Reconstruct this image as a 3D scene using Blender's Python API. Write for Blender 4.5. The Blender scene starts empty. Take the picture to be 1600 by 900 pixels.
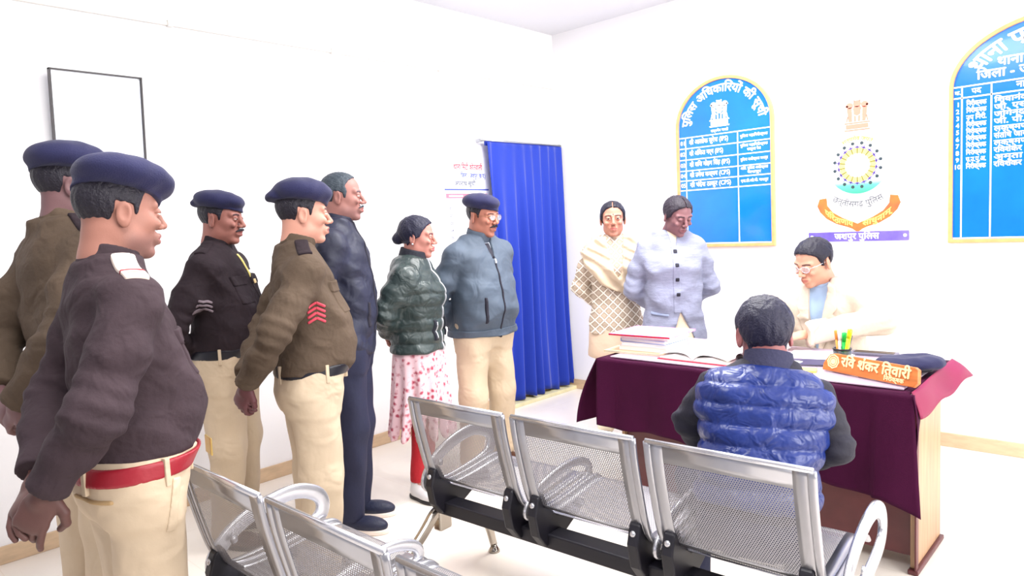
import bpy, bmesh, math, random
import numpy as np
from mathutils import Vector, Matrix
S = bpy.context.scene
COL = S.collection
PI = math.pi
rad = math.radians

# ------------------------------------------------------------------ camera
cd = bpy.data.cameras.new('camera'); cam = bpy.data.objects.new('camera', cd); COL.objects.link(cam)
cd.sensor_width = 36; cd.lens = 36*1100/1600; cd.clip_start = .05
def cam_axes(yaw, pitch, roll):
    y, p, r = rad(yaw), rad(pitch), rad(roll)
    d = Vector((-math.sin(y)*math.cos(p), math.cos(y)*math.cos(p), math.sin(p)))
    rt = Vector((math.cos(y), math.sin(y), 0)); up = rt.cross(d)
    return rt*math.cos(r)+up*math.sin(r), -rt*math.sin(r)+up*math.cos(r), d
CR, CU, CDV = cam_axes(43.5, -5.05, -2.75)
cam.matrix_world = Matrix(((CR.x, CU.x, -CDV.x, 0), (CR.y, CU.y, -CDV.y, 0), (CR.z, CU.z, -CDV.z, 1.46), (0, 0, 0, 1)))
S.camera = cam

# ------------------------------------------------------------------ light
S.view_settings.view_transform = 'Standard'; S.view_settings.look = 'None'
S.view_settings.gamma = 1; S.view_settings.use_curve_mapping = False
S.view_settings.exposure = 0.64
W = bpy.data.worlds.new('world'); S.world = W; W.use_nodes = True
W.node_tree.nodes['Background'].inputs[0].default_value = (.88, .88, 1, 1)
W.node_tree.nodes['Background'].inputs[1].default_value = .34
def area(name, loc, rot, sx, sy, power, col):
    l = bpy.data.lights.new(name, 'AREA'); l.shape = 'RECTANGLE'; l.size = sx; l.size_y = sy
    l.energy = power; l.color = col
    o = bpy.data.objects.new(name, l); COL.objects.link(o); o.location = loc; o.rotation_euler = rot
    return o
area('window_daylight', (2.3, 2.4, 1.75), (0, rad(-90), rad(180)), 1.6, 3.2, 125, (1, .98, .95))
area('ceiling_panel_light', (-1.9, 3.2, 3.02), (0, 0, 0), 1.2, 1.2, 84, (1, .99, .97))
area('ceiling_panel_light', (-1.2, .6, 3.02), (0, 0, 0), 1.2, 1.2, 44, (1, .99, .97))

# ------------------------------------------------------------------ materials
def srgb(c):
    return tuple(((x/255)/12.92 if x/255 <= .04045 else ((x/255+.055)/1.055)**2.4) for x in c)
MC = {}
def pbr(name, c, rough=.6, metal=0, bump=0, bscale=60, var=0, vscale=8, c2=None, sheen=0, spec=.5, coat=0, stretch=None, vcol=None, alpha=None, trans=0, emit=0, wr=0):
    if name in MC: return MC[name]
    m = bpy.data.materials.new(name); m.use_nodes = True; MC[name] = m
    nt = m.node_tree; b = nt.nodes['Principled BSDF']; L = nt.links.new
    col = srgb(c)+(1,)
    b.inputs['Base Color'].default_value = col
    b.inputs['Roughness'].default_value = rough; b.inputs['Metallic'].default_value = metal
    b.inputs['Specular IOR Level'].default_value = spec
    if sheen: b.inputs['Sheen Weight'].default_value = sheen
    if coat: b.inputs['Coat Weight'].default_value = coat
    if trans: b.inputs['Transmission Weight'].default_value = trans
    if alpha is not None: b.inputs['Alpha'].default_value = alpha
    if emit:
        b.inputs['Emission Color'].default_value = col; b.inputs['Emission Strength'].default_value = emit
    tc = nt.nodes.new('ShaderNodeTexCoord'); src = tc.outputs['Object']
    if stretch:
        mp = nt.nodes.new('ShaderNodeMapping'); mp.inputs['Scale'].default_value = stretch
        L(src, mp.inputs[0]); src = mp.outputs[0]
    if vcol:
        a = nt.nodes.new('ShaderNodeVertexColor'); a.layer_name = vcol
        L(a.outputs[0], b.inputs['Base Color'])
    elif var or c2:
        n = nt.nodes.new('ShaderNodeTexNoise'); n.inputs['Scale'].default_value = vscale; n.inputs['Detail'].default_value = 5
        L(src, n.inputs['Vector'])
        r = nt.nodes.new('ShaderNodeValToRGB'); L(n.outputs[0], r.inputs[0])
        r.color_ramp.elements[0].position = .35; r.color_ramp.elements[1].position = .65
        r.color_ramp.elements[0].color = tuple(x*(1-var) for x in col[:3])+(1,)
        r.color_ramp.elements[1].color = (srgb(c2)+(1,)) if c2 else tuple(min(1, x*(1+var)) for x in col[:3])+(1,)
        L(r.outputs[0], b.inputs['Base Color'])
    if wr:
        n3 = nt.nodes.new('ShaderNodeTexNoise'); n3.inputs['Scale'].default_value = wr; n3.inputs['Detail'].default_value = 2; n3.inputs['Distortion'].default_value = .7
        L(tc.outputs['Object'], n3.inputs['Vector'])
        b3 = nt.nodes.new('ShaderNodeBump'); b3.inputs['Strength'].default_value = .55; b3.inputs['Distance'].default_value = .03
        L(n3.outputs[0], b3.inputs['Height']); L(b3.outputs[0], b.inputs['Normal'])
    if bump:
        n2 = nt.nodes.new('ShaderNodeTexNoise'); n2.inputs['Scale'].default_value = bscale; n2.inputs['Detail'].default_value = 4
        L(src, n2.inputs['Vector'])
        bp = nt.nodes.new('ShaderNodeBump'); bp.inputs['Strength'].default_value = bump; bp.inputs['Distance'].default_value = .01
        L(n2.outputs[0], bp.inputs['Height'])
        if wr: L(b3.outputs[0], bp.inputs['Normal'])
        L(bp.outputs[0], b.inputs['Normal'])
    return m

# ------------------------------------------------------------------ mesh helpers
class MB:
    def __init__(s): s.v = []; s.f = []; s.mi = []
    def add(s, vs, fs, M=None, mi=0):
        k = len(s.v)
        s.v += [tuple(M @ Vector(v)) if M else tuple(v) for v in vs]
        s.f += [tuple(i+k for i in f) for f in fs]; s.mi += [mi]*len(fs)
        return s
    def box(s, x0, x1, y0, y1, z0, z1, M=None, mi=0):
        v = [(x, y, z) for x in (x0, x1) for y in (y0, y1) for z in (z0, z1)]
        return s.add(v, [(0, 1, 3, 2), (4, 6, 7, 5), (0, 4, 5, 1), (2, 3, 7, 6), (0, 2, 6, 4), (1, 5, 7, 3)], M, mi)
    def sweep(s, pts, prof, closed=False, up=Vector((0, 0, 1)), cap=True, scale=None, mi=0):
        """sweep a closed 2D profile along a 3D path"""
        P = [Vector(p) for p in pts]; n = len(P); m = len(prof); vs = []
        pb = None
        for i in range(n):
            if closed: t = P[(i+1) % n]-P[i-1]
            else: t = P[min(i+1, n-1)]-P[max(i-1, 0)]
            t.normalize()
            if pb is None:
                a = up if abs(t.dot(up)) < .95 else Vector((1, 0, 0))
                b = t.cross(a).normalized()
            else:
                b = (pb-t*pb.dot(t)).normalized()
            pb = b; c = b.cross(t)
            k = scale[i] if scale else 1
            vs += [tuple(P[i]+b*x*k+c*y*k) for x, y in prof]
        fs = []
        for i in range(n if closed else n-1):
            j = (i+1) % n
            for q in range(m): fs.append((i*m+q, i*m+(q+1) % m, j*m+(q+1) % m, j*m+q))
        if cap and not closed: fs += [tuple(range(m))[::-1], tuple(range((n-1)*m, n*m))]
        return s.add(vs, fs, None, mi)
    def tube(s, pts, r, seg=8, **k):
        return s.sweep(pts, [(r*math.cos(2*PI*i/seg), r*math.sin(2*PI*i/seg)) for i in range(seg)], **k)
    def lathe(s, prof, seg=24, M=None, mi=0):
        vs = []; m = len(prof)
        for i in range(seg):
            a = 2*PI*i/seg
            vs += [(r*math.cos(a), r*math.sin(a), z) for r, z in prof]
        fs = [(i*m+j, ((i+1) % seg)*m+j, ((i+1) % seg)*m+j+1, i*m+j+1) for i in range(seg) for j in range(m-1)]
        return s.add(vs, fs, M, mi)
    def prism(s, out, y0, y1, M=None, mi=0):
        """outline in xz extruded along y"""
        n = len(out)
        vs = [(x, y0, z) for x, z in out]+[(x, y1, z) for x, z in out]
        fs = [tuple(range(n)), tuple(range(n, 2*n))[::-1]]+[(i, i+n, (i+1) % n+n, (i+1) % n) for i in range(n)]
        return s.add(vs, fs, M, mi)
    def build(s, name, mat, parent=None, smooth=False, bevel=0, loc=None, recalc=True, sub=0, solid=0):
        me = bpy.data.meshes.new(name); me.from_pydata(s.v, [], s.f)
        mats = mat if isinstance(mat, (list, tuple)) else [mat]
        for m in mats: me.materials.append(m)
        if len(mats) > 1: me.polygons.foreach_set('material_index', s.mi)
        if recalc:
            b = bmesh.new(); b.from_mesh(me); bmesh.ops.recalc_face_normals(b, faces=b.faces); b.to_mesh(me); b.free()
        if smooth: me.shade_smooth()
        o = bpy.data.objects.new(name, me); COL.objects.link(o)
        if parent: o.parent = parent
        if loc: o.location = loc
        if bevel:
            k = o.modifiers.new('bevel', 'BEVEL'); k.width = bevel; k.segments = 2; k.limit_method = 'ANGLE'
        if solid:
            k = o.modifiers.new('thick', 'SOLIDIFY'); k.thickness = solid
        if sub:
            k = o.modifiers.new('sub', 'SUBSURF'); k.levels = sub; k.render_levels = sub
        return o
def rprof(w, h, r=None, n=3):
    """rounded rectangle profile"""
    r = r or min(w, h)*.3; o = []
    for cx, cy, a0 in ((w/2-r, h/2-r, 0), (-w/2+r, h/2-r, 90), (-w/2+r, -h/2+r, 180), (w/2-r, -h/2+r, 270)):
        for i in range(n+1):
            a = rad(a0+90*i/n); o.append((cx+r*math.cos(a), cy+r*math.sin(a)))
    return o
def curve_pts(pts, n=6, closed=False):
    """Catmull-Rom through points"""
    P = [Vector(p) for p in pts]; out = []; m = len(P)
    for i in range(m if closed else m-1):
        a = P[(i-1) % m] if closed or i > 0 else P[0]*2-P[1]
        b = P[i]; c = P[(i+1) % m]
        d = P[(i+2) % m] if closed or i+2 < m else P[-1]*2-P[-2]
        for k in range(n):
            t = k/n
            out.append(.5*((2*b)+(c-a)*t+(2*a-5*b+4*c-d)*t*t+(3*b-3*c+d-a)*t**3))
    if not closed: out.append(P[-1])
    return out
def tag(o, label=None, cat=None, group=None, kind=None):
    if label: o['label'] = label
    if cat: o['category'] = cat
    if group: o['group'] = group
    if kind: o['kind'] = kind
    return o
def empty(name, loc=(0, 0, 0), rz=0, **k):
    o = bpy.data.objects.new(name, None); COL.objects.link(o); o.location = loc; o.rotation_euler = (0, 0, rz)
    o.empty_display_size = .1
    return tag(o, **k)
def copy_tree(o, parent=None):
    c = o.copy(); COL.objects.link(c)
    if parent: c.parent = parent
    for ch in list(o.children): copy_tree(ch, c)
    return c

# lettering: built-in font only, glyph order and joined r strokes done by hand
def dev(t):
    out = []
    for ch in t:
        if ch == '\u093f':
            k = len(out)-1
            while k > 0 and (out[k] == '\u094d' or out[k-1] == '\u094d'): k -= 1
            out.insert(k, ch)
        else: out.append(ch)
    return ''.join(out)
def raw_text(t, bold):
    c = bpy.data.curves.new('txt', 'FONT'); c.body = t; c.size = 1; c.offset = bold; c.resolution_u = 2
    o = bpy.data.objects.new('txt', c); COL.objects.link(o)
    bpy.context.view_layer.update()
    me = bpy.data.meshes.new_from_object(o.evaluated_get(bpy.context.evaluated_depsgraph_get()))
    vs = [tuple(v.co) for v in me.vertices]; fs = [tuple(p.vertices) for p in me.polygons]
    bpy.data.objects.remove(o); bpy.data.curves.remove(c); bpy.data.meshes.remove(me)
    return vs, fs
TC = {}
def text_geo(t, bold=.012):
    """2D text geometry at size 1, left aligned; returns verts, faces, width"""
    if (t, bold) in TC: return TC[(t, bold)]
    marks = []; s = ''
    d = dev(t); i = 0
    while i < len(d):
        if d[i:i+2] == '\u094d\u0930': marks.append(len(s)); i += 2
        else: s += d[i]; i += 1
    vs, fs = raw_text(s, 0); bold = min(bold, .03)
    for k in marks:
        pv, _ = raw_text(s[:k], 0); x = max([v[0] for v in pv] or [0])
        n = len(vs); w = .05+bold
        vs = vs+[(x-.32, .0, 0), (x-.32+w*.8, -.05, 0), (x-.04, .2, 0), (x-.04, .2+w*1.6, 0)]; fs = fs+[(n, n+1, n+2, n+3)]
    if bold > .005:
        n = len(vs); v0, f0 = list(vs), list(fs); vs, fs = [], []
        for q, (dx, dz) in enumerate(((0, 0), (-bold, 0), (bold, 0), (0, -bold), (0, bold))):
            vs += [(v[0]+dx, v[1]+dz, q*.003) for v in v0]; fs += [tuple(i+n*q for i in f) for f in f0]
    wd = max([v[0] for v in vs] or [0])
    TC[(t, bold)] = (vs, fs, wd)
    return TC[(t, bold)]
def put_text(mb, t, x, z, size, y, align='l', bold=.03, width=None, ax=1, mi=0):
    """text in the xz plane facing -y, baseline at z; width squeezes to fit"""
    vs, fs, w = text_geo(t, bold); sx = size
    if width: sx = width/w
    off = {'l': 0, 'c': -w*sx/2, 'r': -w*sx}[align]
    mb.add([(x+off+v[0]*sx, y-v[2]*size, z+v[1]*size) for v in vs], fs, None, mi)
def arc_text(mb, t, cx, cz, r, a_mid, size, y, bold=.04, spacing=1.0, flip=False, mi=0, rz=None):
    """bend whole text along an arc (angle measured clockwise from the top)"""
    vs, fs, w = text_geo(t, bold); w *= size*spacing; rz = rz or r
    out = []
    for v in vs:
        s_ = v[0]*size*spacing-w/2; h_ = v[1]*size
        if not flip:
            a = a_mid+s_/r; out.append((cx+(r+h_)*math.sin(a), y-v[2]*size, cz+(rz+h_)*math.cos(a)))
        else:
            a = a_mid-s_/r; out.append((cx+(r-h_)*math.sin(a), y-v[2]*size, cz+(rz-h_)*math.cos(a)))
    mb.add(out, fs, None, mi)

# ------------------------------------------------------------------ room
XL, YB, ZC = -3.955, 4.815, 3.07
M_wall = pbr('wall_paint', (247, 246, 248), .75, bump=.04, bscale=120)
M_ceil = pbr('ceiling_paint', (222, 223, 228), .8)
M_floor = pbr('floor_tile', (240, 232, 222), .28, var=.03, vscale=2.5)
M_skirt = pbr('skirting_tile', (206, 178, 146), .3, var=.08, vscale=12, stretch=(1, 1, 4))
def structure(o): o['kind'] = 'structure'; return o
def tile_floor():
    m = M_floor; nt = m.node_tree; L = nt.links.new
    b = nt.nodes['Principled BSDF']; r = [n for n in nt.nodes if n.type == 'VALTORGB'][0]
    br = nt.nodes.new('ShaderNodeTexBrick'); br.offset = 0; br.inputs['Scale'].default_value = 1
    br.inputs['Brick Width'].default_value = .6; br.inputs['Row Height'].default_value = .6
    br.inputs['Mortar Size'].default_value = .002
    br.inputs['Color1'].default_value = (1, 1, 1, 1); br.inputs['Color2'].default_value = (1, 1, 1, 1)
    br.inputs['Mortar'].default_value = (.93, .91, .88, 1)
    tc = [n for n in nt.nodes if n.type == 'TEX_COORD'][0]; L(tc.outputs['Object'], br.inputs['Vector'])
    mx = nt.nodes.new('ShaderNodeMix'); mx.data_type = 'RGBA'; mx.blend_type = 'MULTIPLY'; mx.inputs[0].default_value = 1
    L(r.outputs[0], mx.inputs[6]); L(br.outputs[0], mx.inputs[7]); L(mx.outputs[2], b.inputs['Base Color'])
tile_floor()
structure(MB().box(XL-.15, 2.9, -2.6, YB+.15, -.12, 0).build('floor', M_floor))
structure(MB().box(XL-.15, 2.9, -2.6, YB+.15, ZC, ZC+.12).build('ceiling', M_ceil))
structure(MB().box(XL-.15, XL, -2.6, YB+.15, 0, ZC).build('wall_left', M_wall))
structure(MB().box(XL, 2.9, YB, YB+.15, 0, ZC).build('wall_back', M_wall))
structure(MB().box(XL, XL+.012, -2.6, YB, 0, .085).build('baseboard_left', M_skirt, bevel=.003))
structure(MB().box(XL+.012, 2.9, YB-.012, YB, 0, .085).build('baseboard_back', M_skirt, bevel=.003))
# thin electrical conduit along the left wall
cp = empty('wiring_conduit', (XL, 0, 2.62), label='thin white wiring conduit running high along the left wall', cat='conduit')
MB().box(.0, .018, -2.5, YB-.02, -.011, .011).build('channel', pbr('conduit_plastic', (225, 222, 216), .5), cp, bevel=.003)
for yy in (-.4, .55, 1.6, 2.6, 3.5):
    MB().box(-.0, .024, yy-.012, yy+.012, -.017, .017).build('clip', pbr('conduit_plastic', (225, 222, 216), .5), cp, bevel=.002)

# ------------------------------------------------------------------ picture on the left wall
pf = empty('picture_frame', (XL, 1.2, 1.95), label='thin black picture frame hanging tilted on the left wall above the two nearest officers', cat='picture')
Mbk = pbr('black_frame', (38, 28, 34), .4)
tilt = Matrix.Rotation(rad(5), 4, 'Y')
w2, h2, t2 = .205, .355, .007
fm = MB()
for a in ((-w2, w2, h2-t2, h2), (-w2, w2, -h2, -h2+t2), (-w2, -w2+t2, -h2, h2), (w2-t2, w2, -h2, h2)):
    fm.box(.0, .032, a[0], a[1], a[2], a[3], tilt)
f_ = fm.build('frame', Mbk, pf); f_.location.x = .035
p_ = MB().box(.012, .016, -w2+.004, w2-.004, -h2+.004, h2-.004, tilt).build('print', pbr('faded_print', (244, 246, 252), .5, c2=(225, 232, 245), vscale=2.2), pf); p_.location.x = .035
g_ = MB().box(.02, .023, -w2+.005, w2-.005, -h2+.005, h2-.005, tilt).build('glass', pbr('picture_glass', (255, 255, 255), .03, trans=1, alpha=.25), pf); g_.location.x = .035

# ------------------------------------------------------------------ wall calendar / chart beside the curtain
M_paper = pbr('white_paper', (250, 250, 252), .6)
M_red = pbr('print_red', (214, 60, 84), .6); M_blue = pbr('print_blue', (60, 80, 190), .6); M_dk = pbr('print_dark', (90, 95, 120), .6)
po = empty('wall_chart', (XL, 3.69, 1.6), label='white printed list chart with red and blue heading on the wall beside the blue curtain', cat='chart')
MB().box(.001, .005, -.27, .27, -.42, .40).build('sheet', M_paper, po)
def on_left_wall(mb):    # xz text plane -> wall x=const facing +x (text runs along +y)
    mb.v = [(-v[1], v[0], v[2]) for v in mb.v]; return mb
t = MB()
put_text(t, 'थाना सिटी कोतवाली', -.1, .3, .06, -.0065, width=.3, bold=.02)
on_left_wall(t).build('heading_lettering', M_red, po)
t = MB(); put_text(t, 'जिला - जशपुर (छ.ग.)', -.03, .24, .05, -.0065, width=.26, bold=.02); on_left_wall(t).build('subheading_lettering', M_blue, po)
t = MB(); put_text(t, 'अपराध सूची', -.1, .18, .05, -.0065, width=.22, bold=.02)
for k in range(8):
    put_text(t, '0%d' % (k+1), -.16, .0-.055*k, .03, -.0065, bold=.02)
    put_text(t, '100 : 112 -', 0.03, .0-.055*k, .03, -.0065, width=.1, bold=.01)
on_left_wall(t).build('list_lettering', M_dk, po)
MB().box(.005, .0062, -.2, .26, .145, .155).build('heading_rule', M_blue, po)
MB().box(.005, .0062, -.19, .24, .085, .12).build('heading_band', pbr('print_pink', (240, 120, 140), .6), po)
t = MB()
for y0, y1 in ((-.16, -.02), (0.03, .1), (.14, .2)): t.box(.0062, .0068, y0, y1, .097, .108)
t.build('band_lettering', M_paper, po)

# ------------------------------------------------------------------ curtain
M_cur = pbr('blue_curtain_cloth', (10, 50, 168), .75, bump=.15, bscale=220, sheen=.2)
cu = empty('door_curtain', (XL, 4.33, 0), label='long royal blue pleated curtain covering the doorway in the left wall', cat='curtain')
def curtain():
    mb = MB(); nu, nv = 150, 40; vs = []
    random.seed(4)
    for j in range(nv+1):
        v = j/nv; z = 2.11-v*2.065
        for i in range(nu+1):
            u = i/nu
            amp = .012+.032*min(1, v*2.2)
            ph = u*2*PI*8+1.1*math.sin(u*7+1)+.35*math.sin(v*2.5+u*9)
            x = .075+amp*math.sin(ph)*(.7+.3*math.sin(u*13+2))+.008*math.sin(u*41+v*3)
            wspread = 1+.03*v
            y = (u-.5)*.90*wspread+.02*math.sin(v*4+u*3)*v+(.06*v*(1-u) if u < 1 else 0)
            zz = z+(.012*math.sin(u*22) if j == nv else 0)
            vs.append((x, y, zz))
    n = nu+1
    fs = [(j*n+i, j*n+i+1, (j+1)*n+i+1, (j+1)*n+i) for j in range(nv) for i in range(nu)]
    mb.add(vs, fs); return mb
curtain().build('curtain_cloth', M_cur, cu, smooth=True, solid=.003)
MB().box(.05, .062, -.45, .46, 2.085, 2.12).build('heading_tape', pbr('blue_heading_tape', (16, 44, 150), .7), cu)
MB().tube([(.056, -.50, 2.125), (.056, .472, 2.125)], .009, 10).build('curtain_rod', pbr('brushed_steel', (170, 172, 178), .3, 1), cu, smooth=True)
for yy in (-.48, .46): MB().box(0, .056, yy-.012, yy+.012, 2.113, 2.137).build('rod_bracket', pbr('brushed_steel', (170, 172, 178), .3, 1), cu)
structure(MB().box(XL+.0121, XL+.13, 3.9, YB-.0121, 0.0, .03).build('trim_1', pbr('threshold_stone', (226, 218, 176), .4, var=.1), bevel=.004))

# ------------------------------------------------------------------ name boards on the back wall
M_board = pbr('board_blue_enamel', (4, 106, 224), .16, coat=.3, c2=(10, 118, 232), vscale=3)
M_bframe = pbr('board_orange_frame', (226, 164, 108), .4, var=.08, vscale=20)
M_white = pbr('white_lettering', (252, 252, 255), .5)
def arch(x0, x1, z0, zs, zt, n=32):
    cx, a, b = (x0+x1)/2, (x1-x0)/2, zt-zs
    return [(x0, z0), (x1, z0)]+[(cx+a*math.cos(PI*i/n), zs+b*math.sin(PI*i/n)) for i in range(n+1)]
def lions(mb, cx, z0, s, y, mi=0):
    """state lion capital, drawn as raised shapes: three heads, manes, bodies, abacus"""
    def ell(x, z, a, b, n=18): mb.add([(cx+s*(x+a*math.cos(2*PI*i/n)), y, z0+s*(z+b*math.sin(2*PI*i/n))) for i in range(n)], [tuple(range(n))], None, mi)
    def pol(p): mb.add([(cx+s*x, y, z0+s*z) for x, z in p], [tuple(range(len(p)))], None, mi)
    def st(p, q, w):
        (x1, z1), (x2, z2) = p, q; d = math.hypot(x2-x1, z2-z1); nx, nz = -(z2-z1)/d*w, (x2-x1)/d*w
        pol([(x1+nx, z1+nz), (x2+nx, z2+nz), (x2-nx, z2-nz), (x1-nx, z1-nz)])
    pol([(-.40, 0), (.40, 0), (.43, .05), (-.43, .05)])
    pol([(-.36, .07), (.36, .07), (.36, .22), (-.36, .22)])
    pol([(-.42, .24), (.42, .24), (.40, .29), (-.40, .29)])
    for sx in (-1, 1):
        ell(sx*.24, .86, .115, .10); ell(sx*.33, .84, .05, .035)        # side heads and muzzles
        pol([(sx*.17, .80), (sx*.33, .78), (sx*.30, .50), (sx*.27, .31), (sx*.16, .31)])
        for k in range(3): st((sx*(.145), .78-.12*k), (sx*.12, .70-.12*k), .01)
        st((sx*.30, .5), (sx*.34, .31), .02)
    ell(0, .90, .125, .115); ell(-.09, 1.0, .03, .03); ell(.09, 1.0, .03, .03)
    pol([(-.12, .82), (.12, .82), (.10, .55), (.0, .50), (-.10, .55)])
    for sx in (-1, 1): pol([(sx*.10, .52), (sx*.10, .31), (sx*.03, .31), (sx*.04, .5)])
def board(name, x0, x1, z0, zs, zt, label, fr=.022):
    b = empty(name, ((x0+x1)/2, YB, z0), label=label, cat='notice board'); cx = (x0+x1)/2
    out = arch(x0, x1, z0, zs, zt); inn = arch(x0+fr, x1-fr, z0+fr, zs, zt-fr)
    mb = MB(); n = len(out)
    vs = []
    for ring, y in ((out, 0), (out, -.03), (inn, -.03), (inn, 0)): vs += [(x-cx, y, z-z0) for x, z in ring]
    fs = [(r*n+i, r*n+(i+1) % n, ((r+1) % 4)*n+(i+1) % n, ((r+1) % 4)*n+i) for r in range(4) for i in range(n)]
    mb.add(vs, fs).build('frame', M_bframe, b, bevel=.003)
    MB().prism([(x-cx, z-z0) for x, z in arch(x0+fr*.8, x1-fr*.8, z0+fr*.8, zs, zt-fr*.8)], -.015, -.004).build('panel', M_board, b)
    return b, cx
Y = -.0162
b1, cx1 = board('honour_board', -2.768, -2.022, 1.235, 2.12, 2.452, 'arched blue board with orange frame listing five rows of officers in white lettering')
t = MB(); lx0, lx1 = -2.744-cx1, -2.046-cx1
rows = [2.049, 1.9695, 1.886, 1.805, 1.732, 1.66]
for z in rows: t.box(lx0, lx1, Y-.0006, Y, z-1.235-.004, z-1.235+.004)
t.box(-2.694-cx1-.004, -2.694-cx1+.004, Y-.0006, Y, .027, rows[0]-1.235)
t.box(-2.284-cx1-.004, -2.284-cx1+.004, Y-.0006, Y, .027, rows[0]-1.235)
t.box(lx0, lx1, Y-.0006, Y, .024, .031)
t.build('grid_lines', M_white, b1)
t = MB(); arc_text(t, 'पुलिस अधिकारियों की सूची', 0, 2.09-1.235, .272, 0.0, .085, Y, spacing=.93, bold=.035, rz=.255); t.build('title_lettering', M_white, b1)
t = MB(); lions(t, -2.42-cx1, 2.10-1.235, .185, Y); put_text(t, 'सत्यमेव जयते', -2.42-cx1, 2.066-1.235, .026, Y, 'c', bold=.04); t.build('emblem', M_white, b1)
t = MB()
names = ['श्री आलोक सुरेश (IPS)', 'श्री अंकित गर्ग (IPS)', 'श्री शशि मोहन सिंह (IPS)', 'श्री उमेश कश्यप (CPS)', 'श्री चंद्रेश ठाकुर (CPS)']
posts = [['पुलिस महानिरीक्षक'], ['पुलिस महानिरीक्षक', 'सरगुजा रेंज'], ['पुलिस अधीक्षक जशपुर'], ['अति. पुलिस अधीक्षक', 'जशपुर'], ['एस.डी.ओ.पी. जशपुर']]
for k in range(5):
    zm = (rows[k]+rows[k+1])/2-1.235
    put_text(t, '0%d' % (k+1), -2.72-cx1, zm-.013, .042, Y, 'c', bold=.05)
    put_text(t, names[k], -2.665-cx1, zm-.012, .046, Y, bold=.045, width=[.31, .27, .32, .32, .325][k])
    for q, s_ in enumerate(posts[k]):
        put_text(t, s_, (-2.165)-cx1, zm-.007+(.015 if len(posts[k]) > 1 else 0)-.028*q, .026, Y, 'c', bold=.05, width=(.2 if q == 0 else .1))
t.build('list_lettering', M_white, b1)

b2, cx2 = board('duty_board', -.985, .015, 1.235, 2.12, 2.47, 'large arched blue board at the right edge listing ten officers in charge')
t = MB(); l0, l1 = -.962-cx2, -.008-cx2
for z in (2.129, 2.066): t.box(l0, l1, Y-.0006, Y, z-1.235-.004, z-1.235+.004)
for x in (-.921, -.779, -.30): t.box(x-cx2-.004, x-cx2+.004, Y-.0006, Y, .027, 2.129-1.235)
t.box(l0, l1, Y-.0006, Y, .024, .031)
t.build('grid_lines', M_white, b2)
t = MB(); arc_text(t, 'थाना प्रभारी की सूची', 0, 2.07-1.235, .395, -.0, .115, Y, spacing=1.0, bold=.035, rz=.275)
t.build('title_lettering', M_white, b2)
t = MB()
put_text(t, 'थाना - जशपुर', -.755-cx2, 2.218-1.235, .07, Y, bold=.04)
put_text(t, 'जिला - जशपुर', -.85-cx2, 2.158-1.235, .07, Y, bold=.04)
put_text(t, 'क्र.', -.942-cx2, 2.087-1.235, .03, Y, 'c', bold=.05)
put_text(t, 'पद', -.85-cx2, 2.085-1.235, .042, Y, 'c', bold=.05)
put_text(t, 'नाम', -.665-cx2, 2.085-1.235, .05, Y, bold=.05)
put_text(t, 'अवधि', -.2-cx2, 2.085-1.235, .05, Y, bold=.05)
nm = ['शिवानंद सिंह', 'जी. एस. दुबे', 'जोगेन्द्र साहू', 'जी. पी. सिंह', 'लक्ष्मण सिंह', 'संतोष जायसवाल', 'लक्ष्मण सिंह', 'रविशंकर तिवारी', 'अमृता सिंह', 'रविशंकर तिवारी']
rk = ['निरीक्षक', 'निरीक्षक', 'उप निरी.', 'निरीक्षक', 'निरीक्षक', 'निरीक्षक', 'निरीक्षक', 'निरीक्षक', 'प्र.उ.पु.अ.', 'निरीक्षक']
for k in range(10):
    z = 2.018-.0395*k-1.235
    put_text(t, str(k+1), -.942-cx2, z, .036, Y, 'c', bold=.05)
    put_text(t, rk[k], -.85-cx2, z, .038, Y, 'c', bold=.045, width=.098)
    put_text(t, nm[k], -.765-cx2, z, .042, Y, bold=.045, width=.24)
t.build('list_lettering', M_white, b2)

# ------------------------------------------------------------------ police emblem panel and purple name strip
em = empty('emblem_panel', (-1.491, YB, 1.3), label='clear panel with a faded round police emblem above an orange ribbon', cat='emblem')
MB().box(-.33, .33, -.006, -.001, .01, .89).build('backing_sheet', pbr('panel_sheet', (250, 250, 252), .4), em, bevel=.001)
for x in (-.30, .30):
    for z in (.83,):
        MB().lathe([(0, 0), (.009, 0), (.007, .004), (0, .005)], 12, Matrix.Translation((x, -.006, z)) @ Matrix.Rotation(rad(90), 4, 'X')).build('screw', pbr('screw_metal', (220, 220, 225), .3, .6), em)
ec = 1.738-1.3
def ringpoly(mb, r0, r1, y, a0=0, a1=2*PI, n=48, cz=ec, mi=0):
    vs = []
    for i in range(n+1):
        a = a0+(a1-a0)*i/n; vs += [(r0*math.sin(a), y, cz+r0*math.cos(a)), (r1*math.sin(a), y, cz+r1*math.cos(a))]
    mb.add(vs, [(2*i, 2*i+1, 2*i+3, 2*i+2) for i in range(n)], None, mi)
yl = [-.0065-.0004*k for k in range(8)]
# disc fading from cream through white to green
Md = bpy.data.materials.new('emblem_disc'); Md.use_nodes = True; nt = Md.node_tree
tc = nt.nodes.new('ShaderNodeTexCoord'); sp = nt.nodes.new('ShaderNodeSeparateXYZ'); rp = nt.nodes.new('ShaderNodeValToRGB'); mr = nt.nodes.new('ShaderNodeMapRange')
nt.links.new(tc.outputs['Object'], sp.inputs[0]); nt.links.new(sp.outputs['Z'], mr.inputs[0]); mr.inputs[1].default_value = ec-.185; mr.inputs[2].default_value = ec+.185
nt.links.new(mr.outputs[0], rp.inputs[0]); nt.links.new(rp.outputs[0], nt.nodes['Principled BSDF'].inputs['Base Color'])
e = rp.color_ramp.elements; e[0].position = .0; e[0].color = srgb((50, 190, 130))+(1,); e[1].position = 1; e[1].color = srgb((240, 214, 176))+(1,)
k = rp.color_ramp.elements.new(.16); k.color = srgb((90, 214, 160))+(1,)
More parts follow.
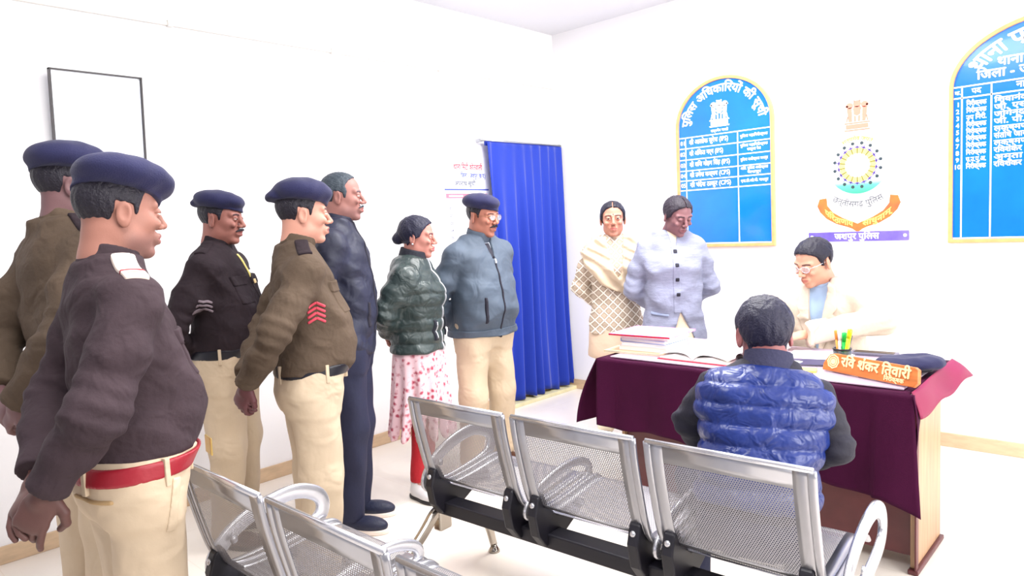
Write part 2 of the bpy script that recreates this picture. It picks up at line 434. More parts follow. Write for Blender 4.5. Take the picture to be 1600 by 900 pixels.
k = rp.color_ramp.elements.new(.33); k.color = srgb((248, 252, 250))+(1,)
k = rp.color_ramp.elements.new(.75); k.color = srgb((252, 252, 250))+(1,)
t = MB(); ringpoly(t, 0, .180, yl[0]); t.build('disc', Md, em)
t = MB()
ringpoly(t, .181, .184, yl[1]); ringpoly(t, .218, .2215, yl[1])
for i in range(56):
    a = 2*PI*i/56
    for r, da in ((.193, .05), (.206, -.05)):
        x, z = r*math.sin(a), ec+r*math.cos(a); dx, dz = .011*math.cos(a+da*9), -.011*math.sin(a+da*9)
        t.add([(x-dx, yl[1], z-dz), (x-dz*.3, yl[1], z+dx*.3), (x+dx, yl[1], z+dz), (x+dz*.3, yl[1], z-dx*.3)], [(0, 1, 2, 3)])
t.build('wreath', pbr('wreath_pale_blue', (160, 166, 200), .6), em)
t = MB(); ringpoly(t, .075, .112, yl[1]); t.build('petal_ring', pbr('pale_yellow', (222, 214, 120), .6), em)
t = MB(); ringpoly(t, 0, .062, yl[1]); ringpoly(t, .064, .067, yl[2]); t.build('hub_disc', pbr('pale_cyan', (186, 214, 226), .6), em)
t = MB()
for i in range(18):
    a = 2*PI*i/18; c, s = math.cos(a), math.sin(a)
    q = [(-.0022, .072), (.0022, .072), (.0035, .112), (-.0035, .112)]
    t.add([(x*c+r*s, yl[3], ec-x*s+r*c) for x, r in q], [(0, 1, 2, 3)])
t.build('spokes', pbr('olive_spoke', (110, 100, 30), .6), em)
t = MB()
for i in range(18):
    a = 2*PI*i/18; c, s = math.cos(a), math.sin(a)
    for q in ([(-.013, .108), (.013, .108), (.004, .117), (0, .135), (-.004, .117)], [(-.018, .112), (.018, .112), (.018, .117), (-.018, .117)]):
        t.add([(x*c+r*s, yl[4], ec-x*s+r*c) for x, r in q], [tuple(range(len(q)))])
t.build('violet_points', pbr('violet_print', (120, 96, 205), .6), em)
t = MB()
for i in range(16):
    a = 2*PI*(i+.5)/16; x, z = .139*math.sin(a), ec+.139*math.cos(a)
    t.add([(x+.0108*math.cos(2*PI*j/12), yl[2], z+.0108*math.sin(2*PI*j/12)) for j in range(12)], [tuple(range(12))])
t.build('dots', pbr('dark_dot', (45, 60, 70), .5), em)
t = MB(); lions(t, 0, .655, .185, yl[5]); t.build('lion_capital', pbr('faded_red', (222, 132, 112), .6), em)
t = MB(); arc_text(t, 'सत्यमेव जयते', 0, ec, .158, 0, .034, yl[2], bold=.02); t.build('motto_lettering', pbr('faded_gold', (224, 170, 70), .6), em)
t = MB(); arc_text(t, 'छत्तीसगढ़ पुलिस', 0, ec+.03, .292, PI, .052, yl[1], bold=.012, flip=True); t.build('name_lettering', pbr('grey_print', (84, 86, 96), .6), em)
up = [(-.245, .205), (-.235, .235), (-.19, .24), (-.185, .19), (-.15, .145), (-.09, .108), (-.03, .083), (0, .068)]
dn = [(-.25, .19), (-.232, .15), (-.19, .105), (-.13, .07), (-.06, .048), (-.03, .035), (0, .012)]
t = MB(); half = up+dn[::-1]
t.add([(x, yl[2], z) for x, z in half], [tuple(range(len(half)))]); t.add([(-x, yl[2], z) for x, z in half], [tuple(range(len(half)))])
t.build('ribbon', pbr('orange_ribbon', (232, 92, 50), .5, c2=(236, 120, 44), vscale=9), em)
for sx, s_ in ((-1, 'परित्राणाय'), (1, 'साधुनाम्')):
    t = MB()
    vs, fs, w = text_geo(s_, .03); o_ = []
    for v in vs:
        u = v[0]/w; x = -.2+.175*u if sx < 0 else .03+.175*u
        q = abs(x); base = .052+(.036 if q < .1 else .036)*(q/.1)*.75+max(0, q-.13)*.55
        o_.append((x, yl[4]-v[2]*.05, base+v[1]*.05-.008))
    t.add(o_, fs)
    t.build('ribbon_lettering', pbr('ribbon_yellow', (255, 220, 110), .5), em)
# screws, purple strip
ps = empty('name_strip', (-1.497, YB, 1.287), label='narrow purple wall strip with white police lettering under the round emblem', cat='sign')
MB().box(-.302, .302, -.008, -.001, -.031, .031).build('strip_panel', pbr('purple_acrylic', (92, 74, 205), .25, c2=(122, 108, 235), vscale=5), ps, bevel=.002)
t = MB(); put_text(t, 'जशपुर पुलिस', 0, -.017, .056, -.0088, 'c', bold=.04, width=.27); t.build('lettering', M_white, ps)
for x in (-.28, .28): MB().lathe([(0, 0), (.011, 0), (.009, .004), (0, .005)], 14, Matrix.Translation((x, -.008, 0)) @ Matrix.Rotation(rad(90), 4, 'X')).build('screw', M_white, ps, smooth=True)

# ------------------------------------------------------------------ desk
M_wood = pbr('desk_veneer', (176, 138, 102), .35, var=.16, vscale=5, stretch=(6, 6, .7))
M_wdark = pbr('desk_dark_edge', (92, 42, 44), .4, var=.15, vscale=9)
DT = .76
dk = empty('office_desk', (-1.43, 3.2, 0), label='wide wooden office desk under the maroon cloth with light brown end panel', cat='desk')
def dbox(n, x0, x1, y0, y1, z0, z1, m, bev=.004): return MB().box(x0+1.43, x1+1.43, y0-3.2, y1-3.2, z0, z1).build(n, m, dk, bevel=bev)
dbox('desktop', -2.13, -.715, 2.88, 3.62, DT-.03, DT, M_wood)
dbox('side_panel', -.745, -.725, 3.02, 3.42, .02, DT-.0301, M_wood)
dbox('side_panel', -2.115, -2.095, 3.02, 3.42, .02, DT-.0301, M_wood)
dbox('front_edge_strip', -.7245, -.718, 3.00, 3.035, .02, DT-.0301, M_wdark, .001)
dbox('plinth', -.75, -.712, 3.0, 3.43, .0, .0199, M_wdark)
dbox('plinth', -2.12, -2.09, 3.0, 3.43, .0, .0199, M_wdark)
dbox('modesty_panel', -2.0949, -.7451, 3.04, 3.058, .06, DT-.0301, M_wdark)
dbox('drawer_unit', -1.1499, -.7452, 3.0585, 3.42, .08, DT-.0302, M_wood)
# maroon cloth: sheet over the top with a front drop, a side drop at the left and a stiff flap at the right
M_cloth = pbr('maroon_cloth', (58, 5, 42), .8, bump=.12, bscale=260, spec=.15, var=.06, vscale=4)
tc_ = empty('tablecloth', (-1.43, 2.87, DT), label='maroon tablecloth hanging over the front of the desk with a stiff flap at the right', cat='tablecloth')
def cloth_grid(fn, nu, nv):
    vs = [fn(i/nu, j/nv) for j in range(nv+1) for i in range(nu+1)]; n = nu+1
    return MB().add(vs, [(j*n+i, j*n+i+1, (j+1)*n+i+1, (j+1)*n+i) for j in range(nv) for i in range(nu)])
ox, oy = 1.43, -2.87
def top_fn(u, v): return (-2.14+1.43*u+ox, 2.868+.74*v+oy, .004+.0012*math.sin(u*40+v*9))
cloth_grid(top_fn, 60, 20).build('top_sheet', M_cloth, tc_, smooth=True, solid=.0025)
def front_fn(u, v):
    x = -2.15+1.455*u
    drop = .325+.085*u+.012*math.sin(u*17)
    fold = (.010*math.sin(u*21+1)+.008*math.sin(u*47+v*2))*v
    y = 2.866-.012*math.sin(v*PI/2)*1-fold-.02*v*(u > .9)
    if u < .08: x += .03*v*(1-u/.08); y -= .03*v*(1-u/.08)
    if u > .93: x += .03*v*(u-.93)/.07
    z = -.0+.004*(1-v)-(drop+(.06*max(0, (u-.93)/.07)))*v
    return (x+ox, y+oy, z)
cloth_grid(front_fn, 120, 26).build('front_drop', M_cloth, tc_, smooth=True, solid=.0025)
def left_fn(u, v):
    y = 2.866+.74*u; out = .10*math.sin(v*PI*.55)*(1-.6*u)+.02*math.sin(u*14+2)*v
    return (-2.15-out*(.9)+ox, y+oy-.05*v*(1-u), .004-(.34-.04*u)*v-.0*v)
cloth_grid(left_fn, 40, 20).build('left_drop', M_cloth, tc_, smooth=True, solid=.0025)
def flap_fn(u, v):   # stiff starched fold lifting up past the right end of the top
    y = 2.875+.63*u+.03*v*u
    x = -.702+(.030+.045*u)*v+.012*math.sin(v*PI)*math.sin(u*9)
    z = .012-(.10-.055*u)*v+.02*u*(1-v)+.008*math.sin(u*14+v*3)*v
    return (x+ox, y+oy, z)
M_fl = None
cloth_grid(flap_fn, 30, 8).build('corner_flap', pbr('maroon_cloth_lining', (132, 18, 66), .6, bump=.1, bscale=200), tc_, smooth=True, solid=.004)
def side_fn(u, v):
    y = 2.862+.13*u; 
    return (-.695+.012*math.sin(v*5)+.012*v-.01*u+ox, y+oy-.02*v, .0-(.42-.30*u-.05*abs(math.sin(u*3)))*v)
cloth_grid(side_fn, 14, 20).build('right_drop', M_cloth, tc_, smooth=True, solid=.0025)
# glass sheet on the cloth
gl = MB().box(-2.09, -.74, 2.905, 3.58, DT+.0095, DT+.0145).build('glass_sheet', pbr('desk_glass', (225, 205, 225), .04, alpha=.55, spec=.8), bevel=.001)
tag(gl, 'clear glass sheet covering the cloth on the desk top', 'glass sheet')
T = DT+.0147
M_pink = pbr('pink_cover', (232, 110, 200), .55, c2=(246, 196, 236), vscale=60); M_redc = pbr('red_cover', (196, 30, 62), .5); M_page = pbr('page_edges', (248, 246, 242), .7)
M_cream = pbr('cream_cover', (238, 214, 170), .6); M_bluec = pbr('blue_cover', (120, 150, 220), .5); M_dark = pbr('dark_cover', (52, 34, 46), .5)
def book(name, w, d, h, cover, loc, rz, label, group=None, label_on=False):
    b = empty(name, loc, rz, label=label, cat='book' if name == 'book' else ('file' if 'file' in name else 'register'), group=group)
    MB().box(-w/2+.003, w/2-.004, -d/2+.004, d/2-.004, .0021, h-.0021).build('pages', M_page, b)
    c = MB().box(-w/2, w/2, -d/2, d/2, 0, .002).box(-w/2, w/2, -d/2, d/2, h-.002, h).box(-w/2, -w/2+.002, -d/2, d/2, .002, h-.002)
    c.build('cover', cover, b)
    if label_on: MB().box(-w*.2, w*.22, -d*.16, d*.14, h, h+.0006).build('paper_label', M_paper, b)
    return b
bx, by = -2.0, 3.16
book('file_folder', .34, .26, .010, M_cream, (bx-.03, by-.03, T), .10, 'cream folder lying under the stack of books at the left end of the desk')
book('book', .28, .23, .024, M_page, (bx+.01, by, T+.0102), .03, 'thick white book second from the bottom of the desk stack')
book('book', .27, .22, .016, pbr('white_cover', (245, 246, 250), .4), (bx+.015, by+.003, T+.0344), .06, 'white book with blue edge in the middle of the desk stack')
book('book', .27, .225, .018, M_bluec, (bx+.01, by+.005, T+.0506), -.02, 'pale blue edged book just beneath the pink file')
book('book', .28, .23, .02, M_page, (bx+.015, by+.005, T+.0688), .04, 'white paged register directly under the pink file, red edged')
pk = book('file_folder', .35, .30, .008, M_pink, (bx+.0, by+.004, T+.089), .07, 'pink patterned file with a white label on top of the book stack', label_on=True)
MB().box(-.175, .175, -.152, -.1495, .0, .0085).build('edge_binding', M_redc, pk)
# open red register with pages fanned
rg = empty('open_register', (-1.655, 3.07, T), -.02, label='open red register with white pages spread over the middle of the desk', cat='register')
MB().box(-.19, .19, -.115, .20, 0, .004).build('cover', M_redc, rg, bevel=.001)
def pg(u, v):
    x = (u-.5)*.36; s_ = abs(u-.5)*2
    return (x, -.108+.30*v, .006+.034*(1-(s_-.35)**2*1.3)*(1-math.exp(-s_*9)))
cloth_grid(pg, 40, 8).build('pages', M_page, rg, smooth=True, solid=-.003)
pb_ = MB().prism([(-.18, .0042), (.18, .0042), (.18, .012), (.10, .030), (.02, .02), (0, .008), (-.02, .02), (-.10, .030), (-.18, .012)], -.106, .19).build('page_block', M_page, rg)
# loose file with curled dark spine to its right
cf = empty('curled_file', (-1.335, 3.07, T), -.04, label='red file with a rolled dark cover lying open beside the register', cat='file')
def curl(u, v):
    a = u*PI*1.5; r = .022
    q = min(u/.6, 1); a = q*PI*1.35; w = max(0, (u-.6)/.4)
    return (-.09-r*math.sin(a)+.07*w, -.09+.2*v, .037-r*math.cos(a)-.02*w)
cloth_grid(curl, 30, 4).build('rolled_cover', M_dark, cf, smooth=True, solid=.002)
MB().box(-.11, .12, -.095, .115, 0, .004).build('back_cover', M_redc, cf)
MB().box(-.10, .11, -.09, .11, .0041, .011).build('pages', M_page, cf)
MB().box(-.11, .12, -.095, -.085, .0111, .014).build('red_tape', M_redc, cf)
lp = [(-1.36, 2.938, .26, .05, .03, 'loose peach sheets under the front of the red register', M_cream), (-1.62, 3.44, .40, .20, -.05, 'broad white sheets lying behind the open register', M_page), (-1.22, 3.40, .28, .20, .2, 'white papers spread in front of the seated officer in the blazer', M_page),
      (-.90, 3.34, .26, .16, -.12, 'white papers between the pen cup and the beret', M_page), (-.82, 3.12, .13, .09, .25, 'folded white slip lying under the beret behind the wooden nameplate', M_page)]
for i, (x, y, w, d, a, lb, m) in enumerate(lp):
    h = .004+.001*i
    rt_ = empty('paper_stack', (x, y, T+(.0045 if i == 0 else 0)*0), a, label=lb, cat='paper')
    c_ = MB()
    for k in range(3): c_.box(-w/2+.004*k, w/2-.003*k, -d/2+.003*k, d/2-.004*k, .0012*k, .0012*k+.0011, Matrix.Rotation(.02*k, 4, 'Z'))
    c_.build('sheets', m, rt_)
db = book('notebook', .19, .13, .007, pbr('navy_cover', (40, 44, 90), .4), (-1.19, 3.20, T), .35, 'navy edged notebook by the seated officer hand')
yl_ = MB().box(-.06, .06, -.035, .035, 0, .008).build('sticky_pad', pbr('yellow_pad', (250, 214, 110), .6), loc=(-1.17, 3.03, T)); yl_.rotation_euler.z = .3
tag(yl_, 'yellow note pad beside the seated man shoulder', 'note pad')
ph = MB().box(-.035, .035, -.018, .018, 0, .009).build('stamp_pad', pbr('black_plastic', (30, 30, 36), .3), bevel=.002, loc=(-1.135, 2.955, T)); tag(ph, 'small black stamp pad left of the wooden nameplate', 'stamp pad')
# phone far side
pn = empty('desk_phone', (-1.02, 3.52, T), .1, label='flat dark grey device lying at the far side of the desk behind the papers', cat='phone')
MB().box(-.10, .10, -.035, .035, 0, .014).build('body', pbr('grey_plastic', (96, 92, 110), .4), pn, bevel=.004)
MB().box(-.085, .085, -.026, .026, .0142, .0155).build('screen', pbr('black_glass', (22, 22, 30), .1), pn)
# pen cup
pc = empty('pen_cup', (-1.045, 3.16, T), 0, label='clear and black pen cup behind the wooden nameplate', cat='pen cup')
MB().lathe([(0, 0), (.04, 0), (.04, .012), (0, .012)], 24).build('base', pbr('black_plastic', (30, 30, 36), .3), pc, smooth=False)
MB().lathe([(.036, .012), (.037, .085), (.034, .085), (.033, .013)], 28).build('cup_wall', pbr('smoky_acrylic', (70, 84, 92), .05, alpha=.6, spec=.8), pc, smooth=True)
MB().lathe([(.0375, .083), (.039, .083), (.039, .09), (.0335, .09), (.0335, .083)], 28).build('rim', pbr('black_plastic', (30, 30, 36), .3), pc, smooth=True)
for dx, dy, lx, ly, L_, c, lb in ((-.018, .0, -.10, .02, .155, (240, 150, 60), 'orange pen leaning left in the pen cup'), (.004, .01, .03, -.02, .145, (30, 200, 90), 'green highlighter in the middle of the pen cup'), (.016, -.004, .16, .02, .165, (226, 236, 20), 'yellow highlighter, tallest in the pen cup'), (.012, .014, .22, .06, .14, (44, 40, 90), 'dark blue pen leaning right in the pen cup'), (-.006, -.016, -.06, -.05, .15, (236, 236, 244), 'white pen at the back of the pen cup')):
    pen = empty('pen', (pc.location.x+dx*.6, pc.location.y+dy*.6, T+.0125), label=lb, cat='pen', group=None); pen.rotation_euler = (ly, lx, 0)
    rr = .009 if 'highlighter' in lb else .0055
    MB().lathe([(0, 0), (rr, .002), (rr, L_-.04), (0, L_-.04)], 12).build('barrel', pbr('pen_%d_%d_%d' % c, c, .35), pen, smooth=True)
    MB().lathe([(0, L_-.0399), (rr*1.12, L_-.0399), (rr*1.12, L_-.003), (rr*.6, L_), (0, L_)], 12).build('cap', pbr('pen_%d_%d_%d' % c, c, .35), pen, smooth=True)
# nameplate
npx, npy = -.885, 3.0; ang = math.atan2(2.925-3.10, -.70+1.075)
npl = empty('desk_nameplate', (npx-.012, npy+.002, T+.003), ang*.9, label='orange carved wooden nameplate with raised cream lettering at the front of the desk', cat='nameplate')
pts = [(-.215, 0), (.205, 0), (.222, .02), (.215, .07), (.20, .078), (-.16, .078), (-.19, .07), (-.215, .03)]
lean = Matrix.Rotation(rad(-14), 4, 'X')
MB().prism(pts, -.01, .01, lean).build('wood_block', pbr('orange_wood', (206, 116, 58), .4, var=.18, vscale=10, stretch=(1, 4, 5)), npl, bevel=.003)
t = MB(); put_text(t, 'रवि शंकर तिवारी', -.125, .030, .055, -.0125, bold=.03, width=.315); 
t2 = [tuple(lean @ Vector(v)) for v in t.v]; t.v = t2
o_ = t.build('raised_lettering', pbr('cream_letter', (250, 226, 170), .5), npl, solid=.004); 
t = MB(); put_text(t, 'निरीक्षक', .08, .008, .024, -.0125, bold=.03); t.v = [tuple(lean @ Vector(v)) for v in t.v]; t.build('rank_lettering', pbr('cream_letter', (250, 226, 170), .5), npl, solid=.002)
t = MB()
for r0, r1 in ((0.0, .012), (.015, .02), (.024, .029)):
    vs = []
    for i in range(25):
        a = 2*PI*i/24; k = 1+.06*math.cos(8*a); vs += [(-.165+r0*k*math.sin(a), -.0125, .042+r0*k*math.cos(a)), (-.165+r1*k*math.sin(a), -.0125, .042+r1*k*math.cos(a))]
    t.add(vs, [(2*i, 2*i+1, 2*i+3, 2*i+2) for i in range(24)])
t.v = [tuple(lean @ Vector(v)) for v in t.v]; t.build('round_crest', pbr('cream_letter', (250, 226, 170), .5), npl, solid=.003)
# paper weight
pw = MB().lathe([(0, 0), (.026, 0), (.036, .012), (.037, .022), (.03, .036), (.015, .044), (0, .046)], 24).build('paperweight', pbr('green_glass', (120, 165, 160), .05, trans=.5), smooth=True, loc=(-.93, 3.12, T+.0001))
tag(pw, 'round green glass paperweight in front of the dark blue beret', 'paperweight')

# ------------------------------------------------------------------ perforated steel waiting benches
M_steel = pbr('bench_steel', (178, 178, 184), .3, .8)
M_arm = pbr('arm_steel', (206, 206, 212), .22, .75)
M_cast = pbr('black_casting', (22, 20, 30), .45, .1)
M_chrome = pbr('chrome_leg', (176, 168, 158), .14, 1)
def perf_material():
    m = pbr('perforated_steel', (162, 161, 168), .38, .65); nt = m.node_tree; L = nt.links.new; b = nt.nodes['Principled BSDF']
    tc = nt.nodes.new('ShaderNodeTexCoord'); sp = nt.nodes.new('ShaderNodeSeparateXYZ'); L(tc.outputs['UV'], sp.inputs[0])
    def mth(op, a, b_=None, v=None):
        n = nt.nodes.new('ShaderNodeMath'); n.operation = op
        L(a, n.inputs[0]) if hasattr(a, 'is_linked') else None
        if b_ is not None: L(b_, n.inputs[1])
        if v is not None: n.inputs[1].default_value = v
        return n.outputs[0]
    p = .0075
    u = mth('MULTIPLY', sp.outputs[0], v=1/p); v = mth('MULTIPLY', sp.outputs[1], v=1/(p*.866))
    row = mth('FLOOR', v); odd = mth('MODULO', row, v=2.0); sh = mth('MULTIPLY', odd, v=.5); uu = mth('ADD', u, sh)
    fu = mth('FRACT', uu); fv = mth('FRACT', v); du = mth('SUBTRACT', fu, v=.5); dv0 = mth('SUBTRACT', fv, v=.5); dv = mth('MULTIPLY', dv0, v=.866)
    r2 = mth('ADD', mth('MULTIPLY', du, du), mth('MULTIPLY', dv, dv))
    g = mth('GREATER_THAN', r2, v=.27**2); L(g, b.inputs['Alpha'])
    return m
M_perf = perf_material()
# side profile of seat + back in (y, z), y forward
prof = [(0, .80), (.012, .72), (.035, .62), (.062, .52), (.092, .455), (.135, .425), (.20, .418), (.30, .424), (.40, .436), (.47, .442), (.51, .436), (.535, .415)]
prof_s = [(p.y, p.z) for p in curve_pts([(0, a, b) for a, b in prof], 4)]
BACK_END = 4*4      # profile index where the back stops (gap follows)
SEAT0 = 4*5
def seat_sheet(x0, x1, i0, i1, name, mat, parent, holes=True):
    P = prof_s[i0:i1+1]; n = len(P); nx = 12; vs = []; uv = []; s = 0; ss = [0]
    for a, b in zip(P, P[1:]): s += math.hypot(b[0]-a[0], b[1]-a[1]); ss.append(s)
    for j in range(nx+1):
        x = x0+(x1-x0)*j/nx
        for i, (y, z) in enumerate(P): vs.append((x, y, z)); uv.append((x-x0, ss[i]))
    fs = [(j*n+i, j*n+i+1, (j+1)*n+i+1, (j+1)*n+i) for j in range(nx) for i in range(n-1)]
    o = MB().add(vs, fs).build(name, mat, parent, smooth=True, recalc=False)
    ul = o.data.uv_layers.new(name='UVMap')
    for l in o.data.loops: ul.data[l.index].uv = uv[l.vertex_index]
    return o
def make_bench(seats=3):
    bn = empty('waiting_bench')
    Wd, gap = .475, .05; pitch = Wd+gap
    for k in range(seats):
        x0 = pitch*k; x1 = x0+Wd
        st = empty('seat_shell'); st.parent = bn
        # one shell per seat: solid border, perforated field, rolled edge tubes
        for nm_, i0, i1 in (('back_panel', 0, BACK_END), ('seat_panel', SEAT0, len(prof_s)-1)):
            m = .05
            seat_sheet(x0+m, x1-m, i0+(3 if i0 == 0 else 1), i1-(1 if i0 == 0 else 4), nm_, M_perf, bn)
            mb = MB(); P = prof_s
            def strip(xa, xb, ia, ib):
                Q = P[ia:ib+1]; n = len(Q)
                for dz in (0,): mb.add([(x, y, z) for x in (xa, xb) for y, z in Q], [(i, i+1, n+i+1, n+i) for i in range(n-1)])
            ia = i0+(3 if i0 == 0 else 1); ib = i1-(1 if i0 == 0 else 4)
            strip(x0, x0+m, i0, i1); strip(x1-m, x1, i0, i1); strip(x0+m, x1-m, i0, ia); strip(x0+m, x1-m, ib, i1)
            mb.build(nm_.split('_')[0]+'_border', M_steel, bn, solid=.002, smooth=True)
        bpy.data.objects.remove(st)
        for xe in (x0, x1):
            path = [(xe, y, z) for y, z in prof_s]
            MB().sweep(path, rprof(.016, .024, .007, 2)).build('edge_rail', M_steel, bn, smooth=True)
        MB().sweep([(x0-.004, -.001, .802), (x1+.004, -.001, .802)], rprof(.014, .016, .005, 2)).build('top_rail', M_arm, bn, smooth=True)
        for xe in (x0+.035, x1-.035):        # cast bracket under each seat side
            MB().prism([(.055, .50), (.085, .515), (.11, .46), (.16, .41), (.34, .41), (.34, .39), (.22, .33), (.09, .31), (.05, .36), (.035, .44)], -.02, .02,
                       Matrix.Translation((xe, 0, 0)) @ Matrix(((0, 1, 0, 0), (1, 0, 0, 0), (0, 0, 1, 0), (0, 0, 0, 1)))).build('bracket', M_cast, bn, bevel=.006)
            MB().lathe([(0, 0), (.011, 0), (.009, .005), (0, .006)], 12, Matrix.Translation((xe, .045, .475)) @ Matrix.Rotation(rad(70), 4, 'X')).build('bolt', M_arm, bn, smooth=True)
    xr = pitch*seats-gap
    MB().box(-.02, xr+.02, .10, .18, .30, .355).build('beam', M_cast, bn, bevel=.006)
    for xe in [0-.03]+[pitch*k-gap/2 for k in range(1, seats)]+[xr+.055]:
        mid = 0 < xe < xr; q_ = .50 if mid else .72
        loop = curve_pts([(xe, y_, .40+(z_-.40)*q_) for y_, z_ in ((.09, .47), (.15, .56), (.26, .625), (.38, .645), (.465, .60), (.49, .53), (.46, .465), (.36, .425), (.2, .40), (.1, .41))], 5, closed=True)
        a = MB().sweep(loop, rprof(.036 if mid else .054, .018, .007, 2), closed=True, up=Vector((1, 0, 0))).build('armrest', M_arm, bn, smooth=True)
        MB().lathe([(0, 0), (.014, 0), (.012, .005), (0, .006)], 14, Matrix.Translation((xe+(.018 if mid else .027), .145, .50 if not mid else .46)) @ Matrix.Rotation(rad(90), 4, 'Y')).build('rivet', M_steel, a, smooth=True)
    for xe in (.0, xr):
        lg = curve_pts([(xe, -.26, .03), (xe, -.16, .10), (xe, .02, .235), (xe, .10, .30), (xe, .18, .30), (xe, .30, .25), (xe, .40, .15), (xe, .44, .03)], 5)
        n = len(lg); MB().sweep(lg, rprof(.045, .03, .012, 3), up=Vector((1, 0, 0)), scale=[.75+.35*math.sin(PI*i/(n-1)) for i in range(n)]).build('leg', M_chrome, bn, smooth=True)
        MB().box(xe-.022, xe+.022, .10, .17, .22, .40).build('leg_hub', M_chrome, bn, bevel=.008)
        for yy in (-.26, .44): MB().lathe([(0, 0), (.026, 0), (.026, .008), (.018, .02), (.012, .032), (0, .032)], 18, Matrix.Translation((xe, yy, 0))).build('foot', M_chrome, bn, smooth=True)
    return bn
bench = make_bench(3)
bench.location = (-2.185, 1.69, 0); bench.rotation_euler.z = rad(3.2)
tag(bench, 'three seat perforated steel waiting bench in front of the desk', 'bench', 'perforated steel waiting benches')
bench2 = copy_tree(bench); bench2.location = (-2.175, .80, 0); bench2.rotation_euler.z = rad(1.0)
tag(bench2, 'perforated steel waiting bench nearest the camera at the lower left', 'bench')
# white towel-covered office chair behind the desk
oc = empty('office_chair', (-1.37, 4.10, 0), label='high backed office chair draped in white behind the seated man in the blazer', cat='chair')
M_towel = pbr('white_towel', (240, 240, 242), .9, bump=.3, bscale=120)
def chair_back(u, v):
    w = .27*(1-.12*v*v); x = (u-.5)*2*w
    return (x, .16+.05*v-.05*math.cos(x*4)+.004*math.sin(x*60), .50+.56*v-.03*(abs(u-.5)*2)**3*v)
cloth_grid(chair_back, 30, 16).build('chair_back', M_towel, oc, smooth=True, solid=.05)
MB().sweep(curve_pts([(-.24, -.22, .405), (.24, -.22, .405), (.25, .12, .405), (-.25, .12, .405)], 4, closed=True), rprof(.02, .05, .008), closed=True).build('seat_edge', pbr('black_leather', (30, 28, 34), .4), oc, smooth=True)
MB().box(-.25, .25, -.24, .14, .37, .43).build('seat', pbr('black_leather', (30, 28, 34), .4), oc, bevel=.02)
MB().tube([(0, -.04, .10), (0, -.04, .37)], .03, 12).build('gas_column', M_chrome, oc, smooth=True)
for k in range(5):
    a = 2*PI*k/5+.3
    MB().sweep([(.02*math.cos(a), -.04+.02*math.sin(a), .11), (.28*math.cos(a), -.04+.28*math.sin(a), .075)], rprof(.04, .03), scale=[1, .7]).build('base_arm', M_cast, oc)
    MB().lathe([(0, -.012), (.03, -.012), (.034, 0), (.03, .012), (0, .012)], 14, Matrix.Translation((.28*math.cos(a), -.04+.28*math.sin(a), .034)) @ Matrix.Rotation(a, 4, 'Z') @ Matrix.Rotation(PI/2, 4, 'X')).build('castor', M_cast, oc, smooth=True)

# ------------------------------------------------------------------ people: implicit surfaces turned into meshes
f32 = np.float32
def grid(lo, hi, h):
    ax = [np.arange(lo[i], hi[i]+h, h, dtype=f32) for i in range(3)]
    return ax[0][:, None, None], ax[1][None, :, None], ax[2][None, None, :]
def smin(a, b, k):
    h = np.clip(.5+.5*(b-a)/k, 0, 1); return b*(1-h)+a*h-k*h*(1-h)
def smax(a, b, k): return -smin(-a, -b, k)
def loc(P, M):
    """person-space points into the local space of rigid frame M"""
    I = M.inverted(); X, Y, Z = P
    return tuple(f32(I[i][0])*X+f32(I[i][1])*Y+f32(I[i][2])*Z+f32(I[i][3]) for i in range(3))
def ell(P, c, r):
    X, Y, Z = P; a = (X-f32(c[0]))/f32(r[0]); b = (Y-f32(c[1]))/f32(r[1]); d = (Z-f32(c[2]))/f32(r[2])
    k0 = np.sqrt(a*a+b*b+d*d); k1 = np.sqrt((a/f32(r[0]))**2+(b/f32(r[1]))**2+(d/f32(r[2]))**2)+f32(1e-6)
    return k0*(k0-1)/k1
def chain(P, pts, rs, k=0, flat=None):
    X, Y, Z = P; out = None
    for i in range(len(pts)-1):
        a, b = Vector(pts[i]), Vector(pts[i+1]); ab = b-a; L2 = max(ab.length_squared, 1e-9)
        px, py, pz = X-f32(a.x), Y-f32(a.y), Z-f32(a.z)
        t = np.clip((px*f32(ab.x)+py*f32(ab.y)+pz*f32(ab.z))/f32(L2), 0, 1)
        dx, dy, dz = px-t*f32(ab.x), py-t*f32(ab.y), pz-t*f32(ab.z)
        d = np.sqrt(dx*dx+dy*dy+dz*dz)-(f32(rs[i])+t*f32(rs[i+1]-rs[i]))
        out = d if out is None else (smin(out, d, k) if k else np.minimum(out, d))
    return out
def loft(P, rings, n=2.4, cap=.012):
    """rings: (z, cx, cy, a, b) elliptical sections stacked in z"""
    X, Y, Z = P; R = np.array(sorted(rings), dtype=f32); zs = np.linspace(R[0, 0], R[-1, 0], 80)
    def sm(c):
        v = np.interp(zs, R[:, 0], R[:, c])
        for _ in range(3): v = np.convolve(np.pad(v, 2, mode='edge'), [.1, .2, .4, .2, .1], 'valid')
        return np.interp(Z, zs, v).astype(f32)
    cx, cy, a, b = sm(1), sm(2), sm(3), sm(4)
    rho = (np.abs((X-cx)/a)**f32(n)+np.abs((Y-cy)/b)**f32(n))**f32(1/n)
    d = (rho-1)*np.minimum(a, b)
    return smax(d, np.maximum(R[0, 0]-Z, Z-R[-1, 0])+0*d, cap)
def boxs(P, half, r=.004):
    q = [np.abs(P[i])-f32(half[i]-r) for i in range(3)]
    return np.sqrt(sum(np.maximum(v, 0)**2 for v in q))+np.minimum(np.maximum(np.maximum(q[0], q[1]), q[2]), 0)-f32(r)
